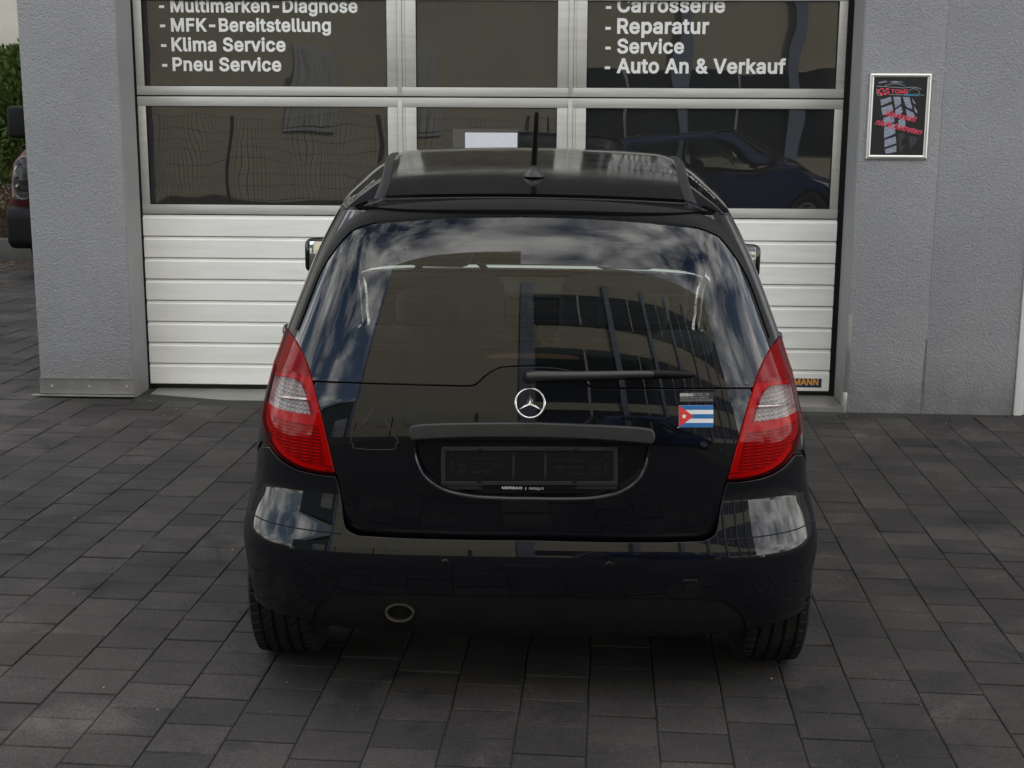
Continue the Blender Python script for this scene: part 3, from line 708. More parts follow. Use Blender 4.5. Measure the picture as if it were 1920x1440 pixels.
def ribbon(name, path, surf, m, parent, width=.002, off=.001, thick=.001):
    """thin strip lying on a surface along a path of surface coordinates"""
    d = np.array(path); p, n, _, _ = frame(surf, d[:, 0], d[:, 1]); p = p+n*off
    t = np.gradient(p, axis=0); t /= np.linalg.norm(t, axis=1, keepdims=True); s = np.cross(t, n)*(np.asarray(width).reshape(-1, 1) if np.ndim(width) else width)/2
    v = np.concatenate([p-s, p-s*.5+n*thick, p+s*.5+n*thick, p+s]); k = len(p); f = []
    for j in range(3):
        for i in range(k-1): f.append((j*k+i, j*k+i+1, (j+1)*k+i+1, (j+1)*k+i))
    o = mesh_obj(name, v, f, m, parent, smooth=True); fixn(o); return o
def on_surf(px, py, inv, surf, off=0.):
    u = inv(px, py); p, n, du, dv = frame(surf, u[0], u[1])
    x = du/np.linalg.norm(du); z = np.cross(n, x)
    mt = Matrix(((x[0], z[0], n[0], 0), (x[1], z[1], n[1], 0), (x[2], z[2], n[2], 0), (0, 0, 0, 1)))
    mt.translation = Vector(p+n*off); return mt      # local X right, Y up along the skin, Z outwards

# ------------------------------------------------------------------ car materials
def paint(name, col, dust=0.):
    m, t, p = newmat(name); p.inputs['Roughness'].default_value = .28; p.inputs['Coat Weight'].default_value = 1.; p.inputs['Coat Roughness'].default_value = .018
    p.inputs['Specular IOR Level'].default_value = .0
    g = ND(t, 'ShaderNodeTexCoord')
    n = ND(t, 'ShaderNodeTexNoise', Scale=5., Detail=8., Roughness=.65); t.links.new(g.outputs['Object'], n.inputs['Vector'])
    r = ND(t, 'ShaderNodeMapRange'); r.inputs[1].default_value = .42; r.inputs[2].default_value = .75; r.inputs[4].default_value = .002+dust*.15; t.links.new(n.outputs['Fac'], r.inputs[0])
    n5 = ND(t, 'ShaderNodeTexVoronoi', Scale=130.); t.links.new(g.outputs['Object'], n5.inputs['Vector'])
    lt = ND(t, 'ShaderNodeMath', operation='LESS_THAN'); lt.inputs[1].default_value = .13; t.links.new(n5.outputs['Distance'], lt.inputs[0])
    sc_ = ND(t, 'ShaderNodeSeparateColor'); t.links.new(n5.outputs['Color'], sc_.inputs[0])
    gt = ND(t, 'ShaderNodeMath', operation='GREATER_THAN'); gt.inputs[1].default_value = .985-dust*.4; t.links.new(sc_.outputs[0], gt.inputs[0])
    sp = ND(t, 'ShaderNodeMath', operation='MULTIPLY'); t.links.new(lt.outputs[0], sp.inputs[0]); t.links.new(gt.outputs[0], sp.inputs[1])
    sp2 = ND(t, 'ShaderNodeMath', operation='MULTIPLY'); sp2.inputs[1].default_value = .35; t.links.new(sp.outputs[0], sp2.inputs[0])
    ad = ND(t, 'ShaderNodeMath', operation='ADD'); t.links.new(r.outputs[0], ad.inputs[0]); t.links.new(sp2.outputs[0], ad.inputs[1])
    mm = ND(t, 'ShaderNodeMixRGB'); mm.inputs[1].default_value = (*col, 1); mm.inputs[2].default_value = (.30, .28, .25, 1); t.links.new(ad.outputs[0], mm.inputs[0]); t.links.new(mm.outputs[0], p.inputs['Base Color'])
    cr = ND(t, 'ShaderNodeMapRange'); cr.inputs[1].default_value = .35; cr.inputs[2].default_value = .8; cr.inputs[3].default_value = .012+dust*.5; cr.inputs[4].default_value = .03+dust*1.6
    t.links.new(n.outputs['Fac'], cr.inputs[0]); t.links.new(cr.outputs[0], p.inputs['Coat Roughness'])
    return m
M['paint'] = paint('black_car_paint', (.0035, .0037, .0055))
M['paint_roof'] = paint('dusty_black_roof_paint', (.0045, .004, .005), .10)
M['trim'] = mat('satin_black_trim', (.020, .020, .021), .42, var=.15, vscale=30, bump=.15, bscale=900, bdist=.0003)
M['matt'] = mat('matt_black_plastic', (.005, .005, .005), .6, spec=.2, var=.25, vscale=12)
M['gloss_black'] = mat('gloss_black_trim', (.004, .004, .005), .06)
M['frit'] = mat('black_glass_border', (.002, .002, .002), .5, spec=.1)
M['backlight'] = glassy('rear_window_glass', (.66, .74, .70), 1.56, gain=1.25)
M['carglass'] = glassy('car_side_glass', (.80, .87, .84), 1.52)
M['chrome'] = mat('chrome', (.82, .82, .80), .06, 1.)
M['steel_dull'] = mat('dull_exhaust_steel', (.05, .042, .033), .6, .6, spec=.2, var=.3, vscale=25, rvar=.1)
M['tyre'] = mat('tyre_rubber', (.009, .009, .009), .7, spec=.3, var=.3, vscale=14, second=(.03, .028, .025), sscale=5, sfac=.3)
M['rim'] = mat('alloy_rim', (.45, .46, .47), .3, .85, var=.05)
M['seat'] = mat('dark_seat_cloth', (.02, .02, .022), .85, var=.2)
M['dash'] = mat('grey_dashboard', (.05, .05, .052), .6, var=.1)
def lens(name, tint, ior=1.5, body=None, share=.0, gain=1.):
    m = glassy(name, tint, ior, .01, gain=gain)
    if body:
        t = m.node_tree; mx_ = [n for n in t.nodes if n.type == 'MIX_SHADER'][0]; tr = [n for n in t.nodes if n.type == 'BSDF_TRANSPARENT'][0]
        df = ND(t, 'ShaderNodeBsdfDiffuse'); df.inputs[0].default_value = (*body, 1); ms = ND(t, 'ShaderNodeMixShader'); ms.inputs[0].default_value = share
        t.links.new(tr.outputs[0], ms.inputs[1]); t.links.new(df.outputs[0], ms.inputs[2]); t.links.new(ms.outputs[0], mx_.inputs[1])
    return m
M['lens_red'] = lens('red_lens', (.82, .003, .012), 1.5, (.32, .0005, .004), .07, .42); M['lens_dark'] = lens('dark_red_lens', (.78, .01, .02), 1.5, (.30, .002, .006), .12, .5); M['lens_clear'] = lens('clear_lens', (.88, .87, .86), gain=.6)
def reflector(name, col, kind):
    m, t, p = newmat(name); p.inputs['Base Color'].default_value = (*col, 1); p.inputs['Metallic'].default_value = .12; p.inputs['Roughness'].default_value = .28
    g = ND(t, 'ShaderNodeTexCoord')
    if kind in ('grid', 'fine'):
        b1 = ND(t, 'ShaderNodeTexWave', Scale=26. if kind == 'grid' else 34., Distortion=0. if kind == 'grid' else 1.2); b1.bands_direction = 'Z'; b2 = ND(t, 'ShaderNodeTexWave', Scale=22. if kind == 'grid' else 9., Distortion=0. if kind == 'grid' else 2.); b2.bands_direction = 'X'
        for b in (b1, b2): t.links.new(g.outputs['Object'], b.inputs['Vector'])
        a = ND(t, 'ShaderNodeMath', operation='MULTIPLY'); t.links.new(b1.outputs['Fac'], a.inputs[0]); t.links.new(b2.outputs['Fac'], a.inputs[1]); h = a.outputs[0]
    else:
        n = ND(t, 'ShaderNodeTexWave', Scale=40., Distortion=7., Detail=3.); n.bands_direction = 'Z'; t.links.new(g.outputs['Object'], n.inputs['Vector']); h = n.outputs['Fac']
    mr = ND(t, 'ShaderNodeMapRange'); mr.inputs[3].default_value = .35; mr.inputs[4].default_value = 1.; t.links.new(h, mr.inputs[0])
    mu = ND(t, 'ShaderNodeMixRGB', blend_type='MULTIPLY'); mu.inputs[0].default_value = 1; mu.inputs[1].default_value = (*col, 1); t.links.new(mr.outputs[0], mu.inputs[2]); t.links.new(mu.outputs[0], p.inputs['Base Color'])
    b = ND(t, 'ShaderNodeBump', Strength=1., Distance=.006); t.links.new(h, b.inputs['Height']); t.links.new(b.outputs[0], p.inputs['Normal'])
    return m
M['refl_grid'] = reflector('clear_lamp_reflector', (.85, .85, .83), 'grid'); M['refl_red'] = reflector('red_lamp_reflector', (.95, .92, .92), 'fine')

# ------------------------------------------------------------------ car build
car = empty('hatchback_car'); car.matrix_world = CARM
tag(car, 'black hatchback parked in front of the garage door', 'car')
hf = PI/2
def phi_at_y(q, y, surf):     # positive phi where the skin reaches Y=y
    a, b = 0., hf
    for _ in range(40):
        m_ = (a+b)/2
        if surf(m_, q)[1] < y: a = m_
        else: b = m_
    return (a+b)/2
AR = .352; AZ = .31
def arch_phi(q, surf):
    z = float(q); 
    return phi_at_y(q, -math.sqrt(max(AR**2-(z-AZ)**2, 0)), surf) if abs(z-AZ) < AR else hf
def sil_phi(q):               # left silhouette (negative phi) seen from the photo's side
    ph = np.linspace(-.3, -hf, 400); P, N, _, _ = frame(S_rear, ph, q+0*ph); v = to_world(P)-np.array([0, 0, CAMH]); s = (v*(N@CMn[:3, :3].T)).sum(-1)
    k = np.argmax(s > 0); return ph[k] if s.max() > 0 else -hf
# shared outlines (left half in photo pixels, mirrored for the right half)
lamp_in = pxT([(540, 616), (561, 650), (578, 690), (590, 733), (604, 785), (617, 838), (629, 889)])         # tip -> bottom inner
lamp_bot = pxT([(629, 889), (597, 886), (556, 875), (524, 855), (505, 830)])
tipq = lamp_in[0][1]; botq = lamp_bot[-1][1]
lamp_out = []
for t_ in np.linspace(0, 1, 14):
    q = botq+(tipq-botq)*t_; d_ = .055*(1-t_)**1.5+.02+.02*t_
    k_ = float(sstep(t_/.22)); lamp_out.append(np.array([(sil_phi(q)+d_*.45)*k_+lamp_bot[-1][0]*(1-k_), q]))
lamp_out[-1] = lamp_in[0]
tg_side = pxT([(632, 893), (640, 935), (645, 970), (652, 988), (672, 998)]); tg_bot = pxT([(672, 998), (760, 1003), (880, 1006), (994, 1007)])
tg_low = tg_side[:-1]+tg_bot
tg_low[-1][0] = 0
gl_bot = pxT([(591, 716), (700, 720), (800, 723), (878, 725)], 4)[:-1]+pxT([(878, 725), (893, 721), (915, 702), (936, 691), (960, 688), (994, 687)], 4); gl_bot[-1][0] = 0
gl_side = pxT([(552, 634), (566, 596), (602, 505), (634, 455), (660, 433), (700, 418)]); gl_top = pxT([(700, 418), (800, 410), (900, 406), (994, 405)]); gl_top[-1][0] = 0
gl_lamp = [p for p in lamp_in if gl_bot[0][1] < p[1] < gl_side[0][1]]        # stretch of the lamp edge that borders the glass (top -> bottom)
tg_lamp = [p for p in lamp_in if tg_side[0][1] < p[1] < gl_bot[0][1]]
# rear window
half = gl_bot[::-1]+gl_lamp[::-1]+gl_side+gl_top[1:]          # centre bottom -> left -> centre top
win = half+flip(half)[1:-1]
gw = panel('rear_window', win, S_rear, M['backlight'], car, off=.001, skirt=.004, step=.022, shrink=.004)
inn = pxT([(994, 649), (940, 649), (905, 656), (885, 663), (780, 661), (690, 657), (652, 648), (644, 625), (655, 570), (672, 505), (688, 455), (706, 436), (760, 430), (880, 427), (994, 426)], 4)
inn[0][0] = 0; inn[-1][0] = 0; inn_h = inn[::-1]
inw = inn+flip(inn)[1:-1]
panel('frit_border', win, S_rear, M['frit'], gw, off=-.0045, skirt=0, holes=[inw], step=.022, shrink=.004, holeskirt=.002)
for k in range(13):
    q = 1.055+k*.0255; pth = []
    for ph in np.linspace(-1, 1, 50):
        # find phi span inside the clear opening at this height
        pth.append((ph*.62, q))
    A = np.array(inw); 
    pts = np.array([[p[0], q] for p in pth]); ok = inside(A, pts)
    if ok.sum() > 3: ribbon('defroster_wire', pts[ok], S_rear, mat_def if 'mat_def' in globals() else globals().setdefault('mat_def', mat('defroster_brown', (.10, .035, .02), .5)), gw, .0012, -.003, .0005)
# tailgate with the plate recess cut out
rec_h = pxT([(994, 823), (900, 822), (800, 823), (776, 826), (772, 838)], 4)[:-1]+pxT([(772, 838), (778, 868), (795, 898), (830, 922), (880, 934), (940, 938), (994, 939)], 5)
rec_h[0][0] = 0; rec_h[-1][0] = 0
rec = rec_h+flip(rec_h)[1:-1]
th = tg_low[::-1]+tg_lamp[::-1]+gl_bot                        # centre bottom -> left side -> up -> centre top
tgp = th+flip(th)[1:-1]
gate = panel('tailgate', tgp, S_rear, M['paint'], car, skirt=.012, holes=[rec], step=.02, shrink=.0022, holeskirt=.034, holerim=.011)
panel('plate_recess', rec, S_rear, M['paint'], gate, off=-.032, skirt=0, step=.02)
# inner skin below the belt so that the gaps are dark and closed
def backing(name, surf, q0, q1, off, ph):
    A, B = np.meshgrid(np.linspace(-ph, ph, 80), np.linspace(q0, q1, 40)); P, N, _, _ = frame(surf, A, B); P = P-N*off
    v = P.reshape(-1, 3); f = [(j*80+i, j*80+i+1, (j+1)*80+i+1, (j+1)*80+i) for j in range(39) for i in range(79)]
    return mesh_obj(name, v, f, M['matt'], car, smooth=True)
backing('inner_skin', S_rear, .50, 1.0, .045, 1.2)
# handle bar over the plate
hb = pxT([(766, 818), (768, 802), (785, 795), (860, 792), (994, 791)], 4); hb[-1][0] = 0
hb2 = pxT([(994, 820), (880, 820), (790, 824), (772, 825)], 4); hb2[0][0] = 0
hh = hb2+hb                                                   # centre bottom -> left -> centre top
panel('handle_bar', hh+flip(hh)[1:-1], S_rear, M['trim'], gate, off=.014, skirt=.045, step=.02, rim=.006, shrink=.006)
# plate holder
def pbox(px0, py0, px1, py1): 
    return [invT(px0, py0), invT((px0+px1)/2, py0), invT(px1, py0), invT(px1, py1), invT((px0+px1)/2, py1), invT(px0, py1)]
ph_ = panel('plate_holder', pbox(828, 842, 1157, 921), S_rear, M['trim'], car, off=-.022, skirt=.008, step=.03, rim=.003)
panel('holder_field', pbox(834, 846, 1151, 906), S_rear, M['matt'], ph_, off=-.0215, skirt=.0, step=.03)
def stripe(nm, a, b, c2, d2, m, off, par): return panel(nm, pbox(a, b, c2, d2), S_rear, m, par, off=off, skirt=.002, step=.05, edge=.02, rim=.0008)
stripe('holder_rail', 832, 842, 1153, 847, M['trim'], -.016, ph_); stripe('holder_rail', 826, 906, 1158, 912, M['trim'], -.016, ph_)
stripe('holder_post', 961, 848, 964, 905, M['trim'], -.0205, ph_); stripe('holder_post', 1021, 848, 1024, 905, M['trim'], -.0205, ph_)
stripe('text_strip', 905, 911, 1080, 924, M['gloss_black'], -.0185, ph_)
slot = mat('slot_shadow', (.001, .001, .001), .9)
for (a, b, c2, d2) in ((844, 848, 848, 857), (844, 869, 848, 878), (844, 884, 848, 891), (858, 862, 868, 866), (858, 876, 872, 879), (857, 886, 870, 892), (882, 862, 897, 865), (905, 862, 926, 865), (930, 863, 940, 866), (926, 876, 942, 879), (884, 888, 898, 892), (905, 888, 920, 892),
                       (1046, 850, 1070, 853), (1042, 865, 1053, 868), (1060, 864, 1078, 868), (1082, 866, 1100, 869), (1117, 866, 1126, 869), (1042, 878, 1060, 882), (1070, 879, 1092, 882), (1104, 880, 1126, 883), (1064, 891, 1073, 894), (1080, 891, 1098, 894), (1115, 892, 1126, 895), (1134, 853, 1139, 862), (1134, 872, 1139, 882), (1134, 884, 1139, 894)):
    stripe('slot', a, b, c2, d2, slot, -.0207, ph_)
def car_text(body, px, py, wpx, m, off, par, hgt=None, bold=.0, nm='lettering', inv=invT, surf=S_rear):
    mt = on_surf(px, py, inv, surf, off); p2 = on_surf(px+wpx, py, inv, surf, off); wd = (p2.translation-mt.translation).length
    return text_obj(nm, body, .02, m, mt, par, width=wd, bold=bold, extrude=.0001, height=hgt)
M['decal_white'] = mat('white_decal', (.62, .62, .60), .45); M['decal_grey'] = mat('grey_decal', (.30, .30, .30), .45)
car_text('MERBAG', 941, 920, 38, M['decal_white'], -.0165, ph_, .0075, .0003); car_text('|', 985, 921, 1.2, M['decal_white'], -.0165, ph_, .008); car_text('merbag.ch', 992, 921, 27, M['decal_white'], -.0165, ph_, .0095)
for a, b in ((900, 848), (898, 905), (1079, 848), (1078, 905)):
    mt = on_surf(a, b, invT, S_rear, -.0185); o = MB().tube([(0, 0, 0), (0, 0, .003)], .007, 12).build('plate_screw', M['matt'], ph_); o.matrix_local = mt
# star emblem
em = empty('star_emblem', parent=gate); em.matrix_local = on_surf(994, 756, invT, S_rear, .002)
v, f = [], []; R_, r_ = .0405, .0032
for i in range(64):
    for j in range(10):
        a, b = 2*PI*i/64, 2*PI*j/10; v.append(((R_+r_*math.cos(b))*math.cos(a), (R_+r_*math.cos(b))*math.sin(a), r_*math.sin(b)+.004))
for i in range(64):
    for j in range(10): f.append((i*10+j, ((i+1) % 64)*10+j, ((i+1) % 64)*10+(j+1) % 10, i*10+(j+1) % 10))
mesh_obj('ring', v, f, M['chrome'], em, smooth=True)
v = [(0, 0, .010)]; f = []
for k in range(3):
    a = PI/2+k*2*PI/3; b = a+PI/3; v.append((.0395*math.cos(a), .0395*math.sin(a), .004)); v.append((.0082*math.cos(b), .0082*math.sin(b), .002))
for k in range(6): f.append((0, 1+k, 1+(k+1) % 6))
star = mesh_obj('star', v, f, M['chrome'], em)
# wiper
def surfpt(px, py, off):
    u = invT(px, py); p, n, _, _ = frame(S_rear, u[0], u[1]); return p+n*off
wp = MB().tube([surfpt(991, 707, .0), surfpt(991, 707, .036)], .0185, 18).build('wiper', M['matt'], car, bevel=.003)
arm = [surfpt(*p, o) for p, o in (((988, 707), .03), ((1010, 706), .032), ((1060, 706), .034), ((1120, 705), .033), ((1190, 703), .028), ((1222, 703), .024))]
mb = MB().tube(arm, [.014, .015, .0135, .0125, .011, .010], 8); mb.build('wiper_arm', M['trim'], wp, smooth=True, angle=60)
bl = [surfpt(*p, o) for p, o in (((1030, 709), .012), ((1120, 708), .014), ((1205, 703), .020), ((1230, 702), .021), ((1290, 703), .018), ((1303, 704), .012))]
MB().tube(bl, [.004, .008, .012, .012, .009, .004], 8).build('wiper_blade', M['matt'], wp, smooth=True, angle=60)
hbk = pxT([(913, 668), (935, 663), (994, 662)], 3); hbk[-1][0] = 0; hb3 = pxT([(994, 671), (960, 671), (913, 671)], 3); hb3[0][0] = 0; hq = hb3+hbk
panel('brake_light', hq+flip(hq)[1:-1], S_rear, mat('dull_red_brake_lens', (.16, .05, .03), .3), gw, off=-.0035, skirt=0, step=.03)
# stickers on the tailgate
fl = panel('flag_sticker', pbox(1273, 760, 1337, 801), S_rear, mat('flag_white', (.72, .72, .72), .4), gate, off=.0008, skirt=.0006, step=.03, rim=.0003)
fb_ = mat('flag_blue', (.012, .13, .36), .4); fr_ = mat('flag_red', (.60, .035, .03), .4)
for a, b in ((0, .2), (.4, .6), (.8, 1)):
    panel('flag_stripe', pbox(1273, 760+41*a, 1337, 760+41*b), S_rear, fb_, fl, off=.0012, skirt=0, step=.05)
panel('flag_triangle', [invT(1273, 760), invT(1300, 780), invT(1273, 801)], S_rear, fr_, fl, off=.0016, skirt=0, step=.05)
sp_ = []
for k in range(10):
    a = PI/2+k*PI/5; rr = 5.5 if k % 2 == 0 else 2.2; sp_.append(invT(1282.5+rr*math.cos(a), 780.5-rr*math.sin(a)))
panel('flag_star', sp_, S_rear, M['white_text'], fl, off=.0020, skirt=0, step=.05, edge=.05)
ds = panel('dealer_sticker', pbox(1275, 735, 1338, 754), S_rear, mat('black_decal', (.006, .006, .006), .5), gate, off=.0005, skirt=.0004, step=.03, rim=.0002)
car_text('MERBAG', 1275, 743, 24, M['decal_white'], .001, ds, .0085, .0004); car_text('RETAIL.CH', 1300, 743, 29, M['decal_grey'], .001, ds, .0085)
car_text('MERCEDES-BENZ AUTOMOBIL AG', 1275, 747.5, 53, M['decal_grey'], .001, ds, .0045); car_text('PERSONENWAGEN-ZENTRUM SCHLIEREN', 1275, 752, 60, M['decal_grey'], .001, ds, .0045)
# torn outline of an old decal on the left
ol = mat('old_glue_line', (.05, .048, .043), .6)
for P_ in ([(703, 757), (690, 783), (668, 806), (657, 828), (663, 832), (664, 840), (700, 843), (740, 842), (741, 833), (748, 829)], [(723, 787), (736, 810), (747, 828)]):
    ribbon('glue_trace', pxT(P_, 3), S_rear, ol, gate, .0014, .0003, .0003)
# tail lamps
lz = dict(step=.016, edge=.009)
clear = pxT([(509, 702), (524, 704), (552, 709), (564, 717), (572, 731), (581, 762), (584, 779)], 3)[:-1]+pxT([(584, 779), (552, 775), (524, 768), (507, 760)], 3)
def inset_poly(poly, d):
    P2 = np.array(poly)*np.array([MET, 1.]); a_ = np.sum(P2[:, 0]*np.roll(P2[:, 1], -1)-np.roll(P2[:, 0], -1)*P2[:, 1])
    if a_ < 0: P2 = P2[::-1]
    return [p/np.array([MET, 1.]) for p in inset(resample(P2, .012), d)]
M['lamp_back'] = mat('lamp_backing', (.66, .5, .5), .35, var=.1, vscale=20)
def lamp(sgn):
    lo_ = lamp_in+lamp_bot[1:]+lamp_out[1:-1]
    qs = sorted([clear[0][1], clear[-1][1]])
    outer = [p for p in lamp_out if qs[0] < p[1] < qs[1]]
    cl = clear+[np.array([sil_phi(clear[-1][1])+.04, clear[-1][1]])]+[p+np.array([.03, 0]) for p in outer]+[np.array([sil_phi(clear[0][1])+.04, clear[0][1]])]
    mir = (lambda P: P) if sgn < 0 else (lambda P: flip(P))
    root = panel('tail_light', mir(lo_), S_rear, M['lens_red'], car, off=.004, skirt=.012, holes=[mir(cl)], shrink=.002, holeskirt=.003, rim=.003, **lz)
    c1 = panel('clear_lens', mir(cl), S_rear, M['lens_clear'], root, off=.0038, skirt=.002, **lz)
    panel('lamp_back', mir(lo_), S_rear, M['lamp_back'], root, off=-.010, skirt=0, holes=[mir(cl)], shrink=.004, holeskirt=.010, **lz)
    low_ = [p for p in lo_ if p[1] < clear[-1][1]-.012]
    pol = inset_poly(lo_, .020); pol = [p for p in pol if p[1] < min(c[1] for c in clear)-.014]
    panel('lamp_reflector', mir(pol), S_rear, M['refl_red'], root, off=-.0075, skirt=.002, **lz)
    panel('clear_reflector', mir(cl), S_rear, M['refl_grid'], root, off=-.02, skirt=0, **lz)
    # darker upper cap: a second lens layer
    up = [p for p in lamp_in if p[1] > clear[3][1]+.01]; 
    cap = up+clear[:8][::-1]
    ot = [p+np.array([.02, 0]) for p in lamp_out if p[1] > clear[0][1]+.012]
    ccap = up+[np.array([clear[6][0]+.0, clear[6][1]+.012])]+[np.array([c[0], c[1]+.008]) for c in clear[:6][::-1]]+ot[:-1]
    panel('upper_lens', mir(ccap), S_rear, M['lens_dark'], root, off=-.003, skirt=.002, shrink=.003, **lz)
    # bright bar in the clear part
    a, b = invT(512, 741), invT(576, 748)
    pth = [a*(1-t_)+b*t_ for t_ in np.linspace(0, 1, 8)]
    ribbon('bulb_bar', pth if sgn < 0 else flip(pth), S_rear, M['chrome'], root, .010, -.014, .003)
    return root
lamp(-1); lamp(1)
# quarter panels: outside the lamp and beside the glass
def quarter(sgn):
    c0 = lamp_bot[-1]; fp = [c0+np.array([.0, -.03]), c0+np.array([-.30, -.06]), c0+np.array([-.30, .03]), c0+np.array([-.012, .03])]
    panel('lamp_foot_skin', fp if sgn < 0 else flip(fp), S_rear, M['paint'], car, off=-.005, skirt=0, step=.02)
    archq = AZ+math.sqrt(AR**2-YJ**2)
    bt = np.array([sil_phi(botq)+.03, botq])
    left = [np.array([-hf, archq+.0])]
    # bumper shoulder line: from the lamp foot outwards and down to the arch
    sh = [lamp_bot[-1], np.array([lamp_bot[-1][0]-.10, lamp_bot[-1][1]-.012]), np.array([-1.05, .715]), np.array([-arch_phi(.62, S_rear)-.002, .668])]
    ar = [np.array([-min(arch_phi(q, S_rear), hf), q]) for q in np.linspace(.64, archq-.004, 8)]
    topq = gl_side[-1][1]
    path = [np.array([-hf, archq])]+[np.array([-hf, q]) for q in np.linspace(archq+.05, QT-.004, 20)]+[np.array([ph, QT-.004]) for ph in np.linspace(-hf+.05, gl_top[0][0], 16)]
    path += gl_side[::-1][0:]+[lamp_in[0]]+lamp_out[::-1][1:]+[lamp_bot[-1]]+sh[1:3]+ar[1:]
    P_ = path if sgn < 0 else flip(path)
    return panel('quarter_panel', P_, S_rear, M['paint'], car, skirt=.010, step=.022, shrink=.0018)
quarter(-1); quarter(1)
# bumper
bl_ = pxB([(629, 893), (597, 890), (556, 880), (524, 861), (505, 838)], 4)
bs_ = pxB([(632, 897), (640, 937), (644, 972), (651, 993), (672, 1004)], 4)[:-1]+pxB([(672, 1004), (760, 1009), (880, 1012), (994, 1013)], 4); bs_[-1][0] = 0
BT = .668
arcB = [np.array([-arch_phi(q, S_bump), q]) for q in np.linspace(.66, .30, 14)]
sho = [bl_[-1]+np.array([-.09, -.013]), np.array([-1.05, .709])]
val_h = pxB([(994, 1119), (830, 1116), (660, 1114), (626, 1117), (596, 1136)], 4); val_h[0][0] = 0
qb = val_h[-1][1]
bot = [np.array([arcB[-1][0], .30]), np.array([-1.02, .283]), np.array([-.86, .268])]
bh = val_h[:-1]+[val_h[-1]]+[np.array([val_h[-1][0]-.03, .262])]+bot[::-1]+arcB[::-1]+sho[::-1]+bl_[::-1]+bs_[1:]
bum = panel('rear_bumper', bh+flip(bh)[1:-1], S_bump, M['paint'], car, skirt=.014, step=.02, shrink=.0022)
vh = [np.array([0, .236]), np.array([-.25, .236]), np.array([-.55, .242]), np.array([val_h[-1][0]-.03, .256])]+val_h[::-1]
panel('bumper_valance', vh+flip(vh)[1:-1], S_bump, M['matt'], bum, off=-.004, skirt=.02, step=.025)
for a, b in ((547, 1031), (834, 1055), (1142, 1060), (1430, 1047)):
    mt = on_surf(a, b, invB, S_bump, .0006); v, f = lathe([(-.002, .0116), (-.0004, .0114), (-.0012, .0108), (-.0012, .0102), (-.0002, .0098), (0.0001, .009), (.0002, .0)], 28, 'z')
    o = mesh_obj('parking_sensor', v, f, M['paint'], bum, smooth=True); fixn(o); o.matrix_local = mt
ribbon('bumper_groove', pxB([(458, 950), (472, 962), (500, 977), (560, 991), (640, 1001)], 5), S_bump, M['matt'], bum, .004, .0003, .0004)
ribbon('bumper_groove', flip(pxB([(458, 950), (472, 962), (500, 977), (560, 991), (640, 1001)], 5)), S_bump, M['matt'], bum, .004, .0003, .0004)
tw = pbox(0, 0, 1, 1) if False else [invB(1282, 1088), invB(1306, 1088), invB(1306, 1107), invB(1282, 1107)]
panel('tow_cover', tw, S_bump, M['paint'], bum, off=.0012, skirt=.001, step=.03)
# exhaust tip
v, f = lathe([(-.14, .030), (-.01, .0325), (.0, .032), (.003, .0295), (.0, .0265), (-.12, .025), (-.12, .0)], 36, 'y')
v = [(x*1.32, -y, z*.86) for x, y, z in v]
pe = at_y(749, 1150, CARY-.535); pe = CARM.inverted() @ Vector(pe)
ex = mesh_obj('exhaust_tip', v, f, M['steel_dull'], car, smooth=True); fixn(ex); ex.location = pe; ex.data.set_sharp_from_angle(angle=math.radians(40))
# roof
ring = [S_rear(p, QT)[:2] for p in np.linspace(-hf, hf, 60)]+[S_right(y, QT)[:2] for y in np.linspace(YJ+.03, cYF(QT)-LF-.02, 20)]+[S_front(p, QT)[:2] for p in np.linspace(-hf, hf, 40)]+[np.array([-S_right(y, QT)[0], y]) for y in np.linspace(cYF(QT)-LF-.02, YJ+.03, 20)]
ring = [np.array(p, float) for p in ring]
def hinge_y(px): # rear edge of the roof skin follows the hinge line of the spoiler
    return -.165+.10*(px/.5)**2*.35
main = []; spo = []
SY = lambda x: -.165+.012*(x/.5)**2
RW = .44; rail_x = lambda y: .462+.088*float(sstep((y+.2)/1.5))
def ring_y(x):
    n = float(cN(QT)); ww = float(cW(QT)); yr = float(cYR(QT)); return YJ-(YJ-yr)*(1-(abs(x)/ww)**n)**(1/n)
yfr = [p for p in (S_front(a, QT) for a in np.linspace(-1.2, 1.2, 50)) if abs(p[0]) < .52]
rp_ = [np.array([x, SY(x)]) for x in np.linspace(-RW, RW, 30)]+[np.array([rail_x(y)-.012, y]) for y in np.linspace(0, 1.2, 12)]+[np.array([p[0], p[1]-.01]) for p in sorted(yfr, key=lambda p: -p[0])]+[np.array([-rail_x(y)+.012, y]) for y in np.linspace(1.2, 0, 12)]
panel('roof', rp_, S_roof, M['paint_roof'], car, skirt=.01, step=.03, met=1., shrink=.0015)
# spoiler: from the hinge line to the lip, hanging over the glass
def S_spo(x, t):
    x = np.asarray(x, float); ye = np.vectorize(ring_y)(np.clip(np.abs(x), 0, .555)) - .010*(1-np.clip(np.abs(x)/.52, 0, 1)**4); y = SY(x)*(1-t)+ye*t
    return np.stack([x, y, roofz(x, y)+.0015-.005*t**3], -1)
sx = .520
sp_poly = [np.array([x, 1.]) for x in np.linspace(-sx, sx, 40)]+[np.array([x, .0]) for x in np.linspace(RW, -RW, 30)]
so_ = panel('roof_spoiler', sp_poly, S_spo, M['paint_roof'], car, skirt=.012, step=.03, met=1., edge=.015, rim=.003, shrink=.001)
# rubber lip line running round the window top
lipp = gl_side[2:]+gl_top[1:]
wl = lambda q: .020+.030*float(sstep((q-1.27)/.12))
lip = [np.array([p[0], p[1]+wl(p[1])*.42]) for p in lipp]; lip = lip+flip(lip)[1:]
ribbon('window_seal', lip, S_rear, M['rubber'], car, np.array([wl(p[1]) for p in lip]), .003, .004)
